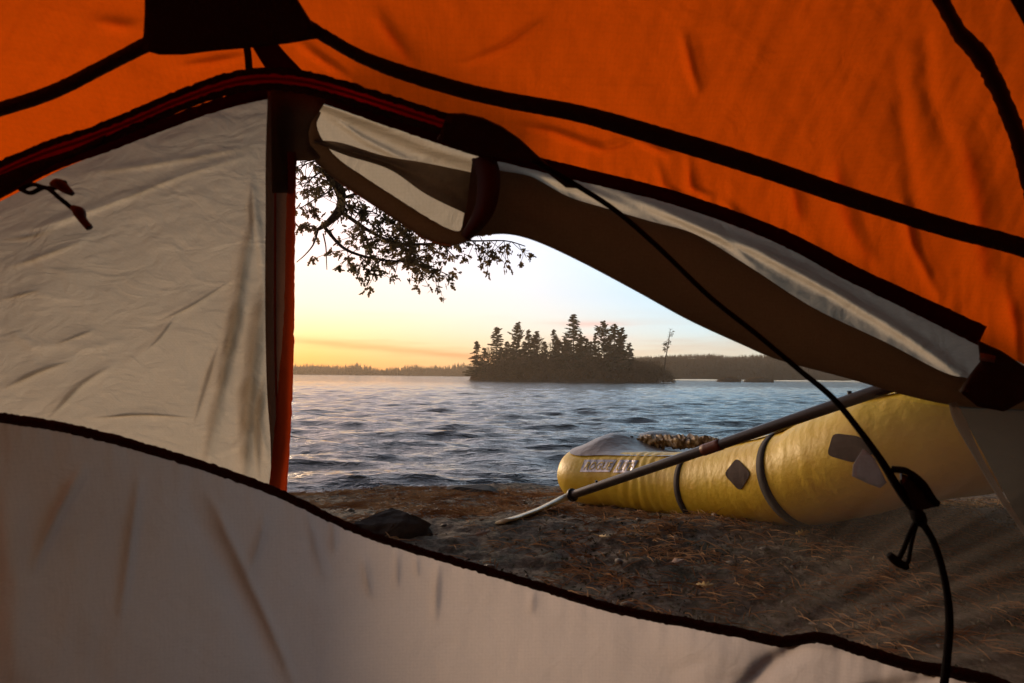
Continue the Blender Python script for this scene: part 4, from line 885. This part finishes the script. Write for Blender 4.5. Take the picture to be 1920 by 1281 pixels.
mesh('blade', Vb.reshape(-1, 3), [tuple(x) for x in gridfaces(40, 14, True)]+[tuple(range(14))[::-1], tuple(39*14+k for k in range(14))], bm_, pad)
# ------------------------------------------------------------------ rock, litter, leaves
def rock(px, py, size, lab, seed, squash=(1.25, .8, .55)):
    y = 2.0
    for _ in range(30): q = ray(float(px), float(py)); y = (CAM[2]-float(h_ground(q[0]/q[1]*y, y)))/(-q[2]/q[1])
    x = q[0]/q[1]*y; import bmesh
    bm = bmesh.new(); bmesh.ops.create_icosphere(bm, subdivisions=4, radius=1)
    rg = np.random.RandomState(seed); planes = [(Vector(rg.normal(0, 1, 3)).normalized(), rg.uniform(.55, .85)) for _ in range(14)]
    for v in bm.verts:
        c = v.co.copy()
        for nn_, dd_ in planes:
            e = c.dot(nn_)-dd_
            if e > 0: c -= nn_*e
        c += v.co*.05*noise.noise(v.co*5+Vector((seed, 0, 0))); v.co = Vector((c.x*size*squash[0], c.y*size*squash[1], c.z*size*squash[2]))
    me = bpy.data.meshes.new('rock'); bm.to_mesh(me); bm.free(); me.materials.append(M_rock); me.polygons.foreach_set('use_smooth', [False]*len(me.polygons))
    o = link(bpy.data.objects.new('rock', me)); o.location = (x, y, float(h_ground(x, y, False))+size*.08); tag(o, lab, 'rock'); return o
M_rock = mat('dark_rock', (.03, .024, .02), .8, noise_s=14, base2=(.085, .07, .055), bump=.6, bump_s=30)
rock(728, 1000, .135, 'dark angular rock lying just beyond the black door edge of the tent', 3, (1.35, .8, .62))
rock(880, 922, .12, 'flat low dark rock at the edge of the water', 6, (2.2, 1.0, .35))
# pine needle litter
M_need = leafmat('dry_pine_needles', (.26, .10, .035), (.62, .36, .17), 5, .2)
rg = np.random.RandomState(12); Vn, Fn = [], []
nb = 4200
cxs = rg.uniform(-1.8, 2.6, nb); cys = 1.25+rg.rand(nb)**.9*3.2
dens = fbm(cxs*1.4, cys*1.4, 3, 40); keep = dens+rg.normal(0, .25, nb) > -.05
base_pts = np.stack([cxs[keep], cys[keep]], 1)
NE = []
for x, y in base_pts:
    for _ in range(rg.randint(3, 11)):
        a = rg.uniform(0, 6.28); L = rg.uniform(.03, .085); NE.append((x+rg.normal(0, .03), y+rg.normal(0, .03), a, L, rg.uniform(0, .25)))
NE = np.array(NE); x, y, a, L, tl = NE.T
p0 = np.stack([x, y, h_ground(x, y)+.003], 1); x2, y2 = x+np.cos(a)*L, y+np.sin(a)*L
p1 = np.stack([x2, y2, np.maximum(h_ground(x2, y2)+.003, p0[:, 2]+tl*L)], 1); mid = (p0+p1)/2+np.array([0, 0, .004]); sd = np.stack([-np.sin(a), np.cos(a), 0*a], 1)*.0014
up_ = np.array([0, 0, .0011])
Vn = np.stack([p0-sd, p0+sd, mid+sd, mid-sd, p1+sd*.4, p1-sd*.4, p0+up_*2, mid+up_*2, p1+up_], 1).reshape(-1, 3)
b9 = np.arange(len(x))[:, None]*9
Fn = np.concatenate([b9+np.array([[0, 3, 7, 6]]), b9+np.array([[1, 6, 7, 2]]), b9+np.array([[3, 5, 8, 7]]), b9+np.array([[2, 7, 8, 4]])], 0)
nl = mesh('pine_needle_litter', Vn, Fn, M_need, smooth=False); tag(nl, 'dry orange pine needles strewn over the dark rocky ground', 'pine needles', kind='stuff')
# lichen and moss tufts toward the tent
rg = np.random.RandomState(19); k = 26000
x = rg.uniform(-1.2, 2.4, k); y = 1.2+rg.rand(k)*2.4
m_ = (fbm(x*1.7, y*1.7, 4, 47)+.55*np.clip((x-.2), -.6, 1)+.35*np.clip(2.0-y, -1, .6)+rg.normal(0, .2, k)) > .32; x, y = x[m_], y[m_]; k = len(x)
c = np.stack([x, y, h_ground(x, y)+rg.rand(k)*.012], 1); a1 = rg.normal(0, 1, (k, 3)); a1[:, 2] *= .5; a1 /= np.linalg.norm(a1, axis=1)[:, None]; a2 = np.cross(a1, rg.normal(0, 1, (k, 3))); a2 /= np.linalg.norm(a2, axis=1)[:, None]
s = rg.uniform(.003, .010, (k, 1)); o = quads_mesh('lichen_cover', c, a1*s, a2*s*.6, leafmat('grey_green_lichen', (.05, .05, .03), (.24, .22, .16), 9, .1)); tag(o, 'crusty grey green lichen and moss growing on the rock near the tent', 'lichen', kind='stuff')
# small stones and bark crumbs bedded in the duff
rg = np.random.RandomState(23); k = 900; x = rg.uniform(-1.3, 2.3, k); y = 1.3+rg.rand(k)*3.2; import itertools
oct_ = np.array([(1, 0, 0), (0, 1, 0), (-1, 0, 0), (0, -1, 0), (0, 0, 1), (0, 0, -1), (.6, .6, .45), (-.6, .55, .5), (-.5, -.6, .5), (.6, -.55, .45)], float)
of = [(0, 1, 6), (1, 4, 6), (4, 0, 6), (1, 2, 7), (2, 4, 7), (4, 1, 7), (2, 3, 8), (3, 4, 8), (4, 2, 8), (3, 0, 9), (0, 4, 9), (4, 3, 9), (1, 0, 5), (2, 1, 5), (3, 2, 5), (0, 3, 5)]
sz = .003+.014*rg.rand(k)**4; ro = rg.uniform(0, 6.28, k); jit = rg.uniform(.7, 1.3, (k, 10, 3)); Q = oct_[None]*jit*sz[:, None, None]*np.array([1.5, 1, .6]); c_, s_ = np.cos(ro)[:, None], np.sin(ro)[:, None]
Q = np.stack([Q[..., 0]*c_-Q[..., 1]*s_, Q[..., 0]*s_+Q[..., 1]*c_, Q[..., 2]], -1)+np.stack([x, y, h_ground(x, y)+sz*.25], 1)[:, None]
o = mesh('gravel', Q.reshape(-1, 3), (np.array(of)[None]+np.arange(k)[:, None, None]*10).reshape(-1, 3), mat('mixed_pebbles', (.05, .04, .03), .8, noise_s=25, base2=(.32, .27, .21)), smooth=False); tag(o, 'small stones and bark crumbs lying among the pine needles', 'gravel', kind='stuff')
# fallen leaves, each its own object
M_leafdry = mat('dry_oak_leaf', (.34, .20, .12), .6, noise_s=30, base2=(.48, .33, .22)); M_leafyel = mat('dry_yellow_leaf', (.48, .30, .08), .6)
def lobed(n=28, lobes=5, L=1.0, Wd=.36):
    pts = []
    for side_ in (1, -1):
        for i in range(n//2+1):
            t = i/(n//2); e = Wd*math.sin(np.pi*min(1, t*1.02))**.7*(.62+.38*math.cos(t*lobes*2*np.pi+2.6)); pts.append((t if side_ == 1 else 1-t, (e if side_ == 1 else -Wd*math.sin(np.pi*(1-t))**.7*(.62+.38*math.cos((1-t)*lobes*2*np.pi+2.6)))))
    out = []
    for p in pts:
        if not out or abs(out[-1][0]-p[0])+abs(out[-1][1]-p[1]) > 1e-4: out.append((p[0]*L, p[1]*L))
    return out[:-1]
def ground_hit(px, py):
    y = 2.0; q = ray(float(px), float(py))
    for _ in range(40): y = .5*y+.5*(CAM[2]-float(h_ground(q[0]/q[1]*y, y)))/(-q[2]/q[1])
    return q[0]/q[1]*y, y
def fallen(px, py, L, rz, tilt, m, lab, curl=.25):
    x, y = ground_hit(px, py); out = lobed(28, 1 if 'oval' in lab else 4, 1, .30); V = []
    for a, b_ in out: V.append((a*L, b_*L, curl*L*(b_*b_*4+(a-.5)**2)))
    V += [(L*.5, 0, 0)]; k = len(out); V += [(v[0], v[1], v[2]-.0012) for v in V]
    fc = [(i, (i+1) % k, k) for i in range(k)]+[((i+1) % k+k+1, i+k+1, 2*k+1) for i in range(k)]+[(i, i+k+1, (i+1) % k+k+1, (i+1) % k) for i in range(k)]
    st = len(V); V += [(0, .0012, 0), (0, -.0012, 0), (-L*.5, -.001, L*.1), (-L*.5, .001, L*.1), (0, 0, .003), (-L*.5, 0, L*.1+.002)]; fc += [(st, st+1, st+2, st+3), (st, st+4, st+5, st+3), (st+1, st+2, st+5, st+4)]
    o = mesh('fallen_leaf', V, fc, m); o.location = (x, y, float(h_ground(x, y))+.012); o.rotation_euler = (tilt, -.15, rz); tag(o, lab, 'leaf', 'fallen leaves on the ground'); return o
fallen(1266, 1025, .055, R(70), .9, M_leafdry, 'upright curled brown leaf standing on its stem in the middle of the ground')
fallen(1254, 1064, .050, R(10), .1, M_leafdry, 'flat oval pinkish leaf just below the upright curled leaf')
fallen(1492, 1010, .060, R(15), .4, M_leafyel, 'bright yellow leaf lying below the near end of the raft')
fallen(890, 1010, .06, R(25), .5, M_leafdry, 'small brown leaf lying a little beyond the angular rock')
fallen(1305, 1105, .05, R(-30), .3, M_leafyel, 'narrow tan leaf in the shade nearest the black door edge')
fallen(1124, 1012, .05, R(-50), .2, M_leafyel, 'tiny yellow leaf lying beyond the upright curled leaf')

# ------------------------------------------------------------------ oak tree overhanging
oak = empty('oak_tree', (-4.6, 1.6, float(h_ground(-4.6, 1.6)))); tag(oak, 'oak tree whose leafy branch hangs over the water beside the tent door', 'tree')
rg = np.random.RandomState(77)
gz = float(h_ground(-4.6, 1.6))-.1
tube('trunk', [(-4.6, 1.6, gz), (-4.5, 1.65, gz+1.2), (-4.35, 1.8, gz+2.6), (-4.1, 2.1, gz+4.2), (-3.8, 2.3, gz+6), (-3.7, 2.4, gz+7.5)], [.24, .20, .17, .13, .09, .05], M_bark, oak, n=40, seg=14)
TW_V, TW_F = [], []
def stick(path, r0_, r1, seg=5):
    q = np.asarray(path, float); n_ = max(3, len(q)*3); s = spline(q, n_, 3); t = np.gradient(s, axis=0); t /= np.linalg.norm(t, axis=1)[:, None]+1e-9
    nx = np.cross(t, np.array([.2, .95, .15])); nx /= np.linalg.norm(nx, axis=1)[:, None]+1e-9; ny = np.cross(nx, t); r = np.linspace(r0_, r1, n_)[:, None]; base = len(TW_V)
    for i in range(n_):
        for k in range(seg): a = 2*np.pi*k/seg; TW_V.append(s[i]+(nx[i]*math.cos(a)+ny[i]*math.sin(a))*r[i])
    for f in gridfaces(n_, seg, True): TW_F.append(tuple(int(v)+base for v in f))
    return s
px3 = lambda L_: [P(a, b, c) for a, b, c in L_]
big = [((-3.95, 2.2, gz+4.7), )]
# limb from trunk over to the visible part
q0 = P(606, 215, 4.1)
tube('limb', [(-4.05, 2.15, gz+4.4), (-3.2, 3.0, gz+4.9), (q0[0]-.6, q0[1]-.3, q0[2]+.45), q0, P(604, 270, 4.1), P(613, 318, 4.1), P(632, 348, 4.1), P(642, 380, 4.1), P(625, 410, 4.1), P(597, 430, 4.1)], [.10, .085, .068, .052, .040, .038, .036, .036, .028, .013], M_bark, oak, n=70, seg=10)
B = {'b2': ([(634, 396, 4.1), (655, 408, 4.15), (690, 432, 4.2), (740, 455, 4.3), (800, 458, 4.3), (850, 452, 4.3), (900, 452, 4.35), (950, 452, 4.4), (985, 462, 4.4)], .016, .004),
     'b3': ([(610, 428, 4.1), (640, 462, 4.05), (672, 478, 4.0), (720, 488, 4.0), (770, 492, 4.0), (815, 505, 4.0), (845, 518, 4.0)], .014, .003),
     'b4': ([(597, 430, 4.1), (588, 458, 4.05), (572, 478, 4.05), (556, 492, 4.05)], .008, .003), 'b5': ([(606, 438, 4.1), (611, 462, 4.1), (612, 485, 4.1), (613, 506, 4.1)], .006, .003),
     'b6': ([(597, 430, 4.1), (580, 424, 4.1), (562, 424, 4.1)], .007, .003), 'b7': ([(642, 350, 4.1), (610, 338, 4.1), (580, 332, 4.1), (560, 345, 4.1)], .010, .003),
     'b8': ([(640, 372, 4.1), (690, 362, 4.2), (740, 395, 4.3), (790, 430, 4.3), (830, 460, 4.3), (850, 480, 4.3)], .012, .004), 'b9': ([(646, 300, 4.1), (605, 300, 4.15), (570, 310, 4.2), (558, 330, 4.2)], .009, .003),
     'b10': ([(885, 452, 4.35), (900, 468, 4.35), (908, 482, 4.35), (906, 498, 4.35)], .005, .003), 'b11': ([(740, 455, 4.3), (770, 475, 4.2), (800, 498, 4.2), (822, 515, 4.2), (838, 520, 4.2)], .007, .003),
     'b12': ([(655, 240, 4.1), (720, 300, 4.5), (800, 370, 4.7), (880, 420, 4.8)], .02, .006), 'b13': ([(672, 478, 4.0), (690, 495, 4.0), (700, 505, 4.0)], .005, .002), 'b14': ([(642, 330, 4.1), (680, 340, 4.0), (720, 372, 4.0), (760, 410, 4.0), (800, 440, 4.0)], .010, .003)}
centres = []
for kx_, pt_ in (('c1', [(613, 318, 4.1), (590, 330, 4.05), (566, 352, 4.05)]), ('c2', [(632, 350, 4.1), (606, 366, 4.05), (580, 380, 4.05), (562, 392, 4.05)]), ('c3', [(606, 290, 4.1), (585, 300, 4.05), (562, 305, 4.05)]), ('c4', [(642, 380, 4.1), (668, 392, 4.0), (700, 398, 4.0), (735, 420, 4.0)]), ('c5', [(650, 385, 4.1), (690, 415, 4.1), (720, 442, 4.1), (770, 450, 4.1)])): B[kx_] = (pt_, .007, .003)
leafy = {'c1': (.2, 1), 'c2': (.2, 1), 'c3': (.2, 1), 'c4': (.2, 1), 'c5': (.2, 1), 'b2': (.15, 1), 'b3': (.25, 1), 'b7': (.3, 1), 'b8': (.25, 1), 'b9': (.3, 1), 'b10': (.3, 1), 'b11': (.2, 1), 'b6': (.3, 1), 'b12': (.3, 1), 'b13': (.3, 1), 'b14': (.2, 1)}
for kx, (pts, ra, rb) in B.items():
    s = stick(px3(pts), ra, rb)
    if kx not in leafy: continue
    L_ = np.linalg.norm(np.diff(s, axis=0), axis=1).sum(); cnt = int(L_*29)
    for _ in range(cnt):
        i = int(rg.uniform(leafy[kx][0], 1)*(len(s)-1)); a = s[i]; d = rg.normal(0, 1, 3)*np.array([1, .8, .8]); d[2] -= .25; d /= np.linalg.norm(d); ln = rg.uniform(.06, .27)*(1.0 if kx not in ('b10', 'b6', 'b13') else .6)
        b_ = a+d*ln; m_ = (a+b_)/2+rg.normal(0, .015, 3); s2 = stick([a, m_, b_], .0035, .0018, 3); centres += [(b_, d), (m_, d)] if rg.rand() < .55 else [(b_, d)]
mesh('branch_sprays', TW_V, TW_F, M_bark, oak)
def leafcloud(centres, nl_, name, parent, Lr=(.032, .060)):
    shp = np.array(lobed(14, 3, 1, .34)); shp = np.vstack([shp, [.5, 0]]); k = len(shp)-1; Vs, Fs = [], []
    for c_, d_ in centres:
        for _ in range(rg.randint(*nl_)):
            L_ = rg.uniform(*Lr); e1 = d_*.5+rg.normal(0, .8, 3); e1[2] -= .55; e1 /= np.linalg.norm(e1); e2 = np.cross(e1, rg.normal(0, 1, 3)); e2 /= np.linalg.norm(e2); e3 = np.cross(e1, e2); cu = rg.uniform(-.35, .35)
            base = len(Vs)*0+len(Vs); o_ = c_+rg.normal(0, .012, 3)
            for a, b_ in shp: Vs.append(o_+e1*a*L_+e2*b_*L_+e3*(cu*L_*(a-.4)**2*1.5+abs(b_)*L_*.35))
            for i in range(k): Fs.append((base+i, base+(i+1) % k, base+k))
    return mesh(name, Vs, np.array(Fs), leafmat('oak_leaves', (.13, .115, .065), (.30, .21, .12), 2.5, .5), parent, smooth=False)
leafcloud(centres, (5, 10), 'crown', oak)
# upper crown of the tree, over and beside the tent (out of the picture but casting its shade)
up_c = []
for _ in range(650):
    c_ = np.array([-3.7, 2.1, gz+6.0])+rg.normal(0, 1, 3)*np.array([1.3, 1.4, 1.0]); up_c.append((c_, rg.normal(0, 1, 3)))
leafcloud(up_c, (4, 7), 'upper_crown', oak, (.09, .15))
c = np.array([p for p, _ in centres]); 

# ------------------------------------------------------------------ unseen spruces added beside and behind the tent to shade its canopy
for i, (x, y, h, lab) in enumerate([(2.75, .5, 7.5, 'unseen spruce added to shade the canopy, closest beside the tent on the raft side'), (2.3, -2.7, 8.5, 'unseen spruce added for shade behind the tent, nearest its rear wall'), (4.6, -1.6, 9.0, 'tallest unseen spruce added for shade, at the corner behind the tent'), (-.6, -3.6, 8.0, 'unseen spruce added for shade directly behind the tent')]):
    o = conifer(h, 700+i, 0, 0, .28, name='spruce_tree'); o.location = (x, y, float(h_ground(x, y))-.1); tag(o, lab, 'tree', 'unseen shade spruces added around the tent')
# ------------------------------------------------------------------ morning haze over the lake
V = [(x, y, z) for z in (-4, 26) for x, y in ((-950, -90), (950, -90), (950, 440), (-950, 440))]
hz = mesh('haze', V, [(3, 2, 1, 0), (4, 5, 6, 7), (0, 1, 5, 4), (1, 2, 6, 5), (2, 3, 7, 6), (3, 0, 4, 7)], bpy.data.materials.new('morning_haze'), smooth=False)
hm = hz.data.materials[0]; hm.use_nodes = True; n, l = hm.node_tree.nodes, hm.node_tree.links; n.remove(n['Principled BSDF'])
pv = n.new('ShaderNodeVolumePrincipled'); pv.inputs['Color'].default_value = (1.0, .78, .56, 1); pv.inputs['Density'].default_value = .0011; pv.inputs['Anisotropy'].default_value = .45
l.new(pv.outputs[0], n['Material Output'].inputs['Volume']); tag(hz, kind='stuff')
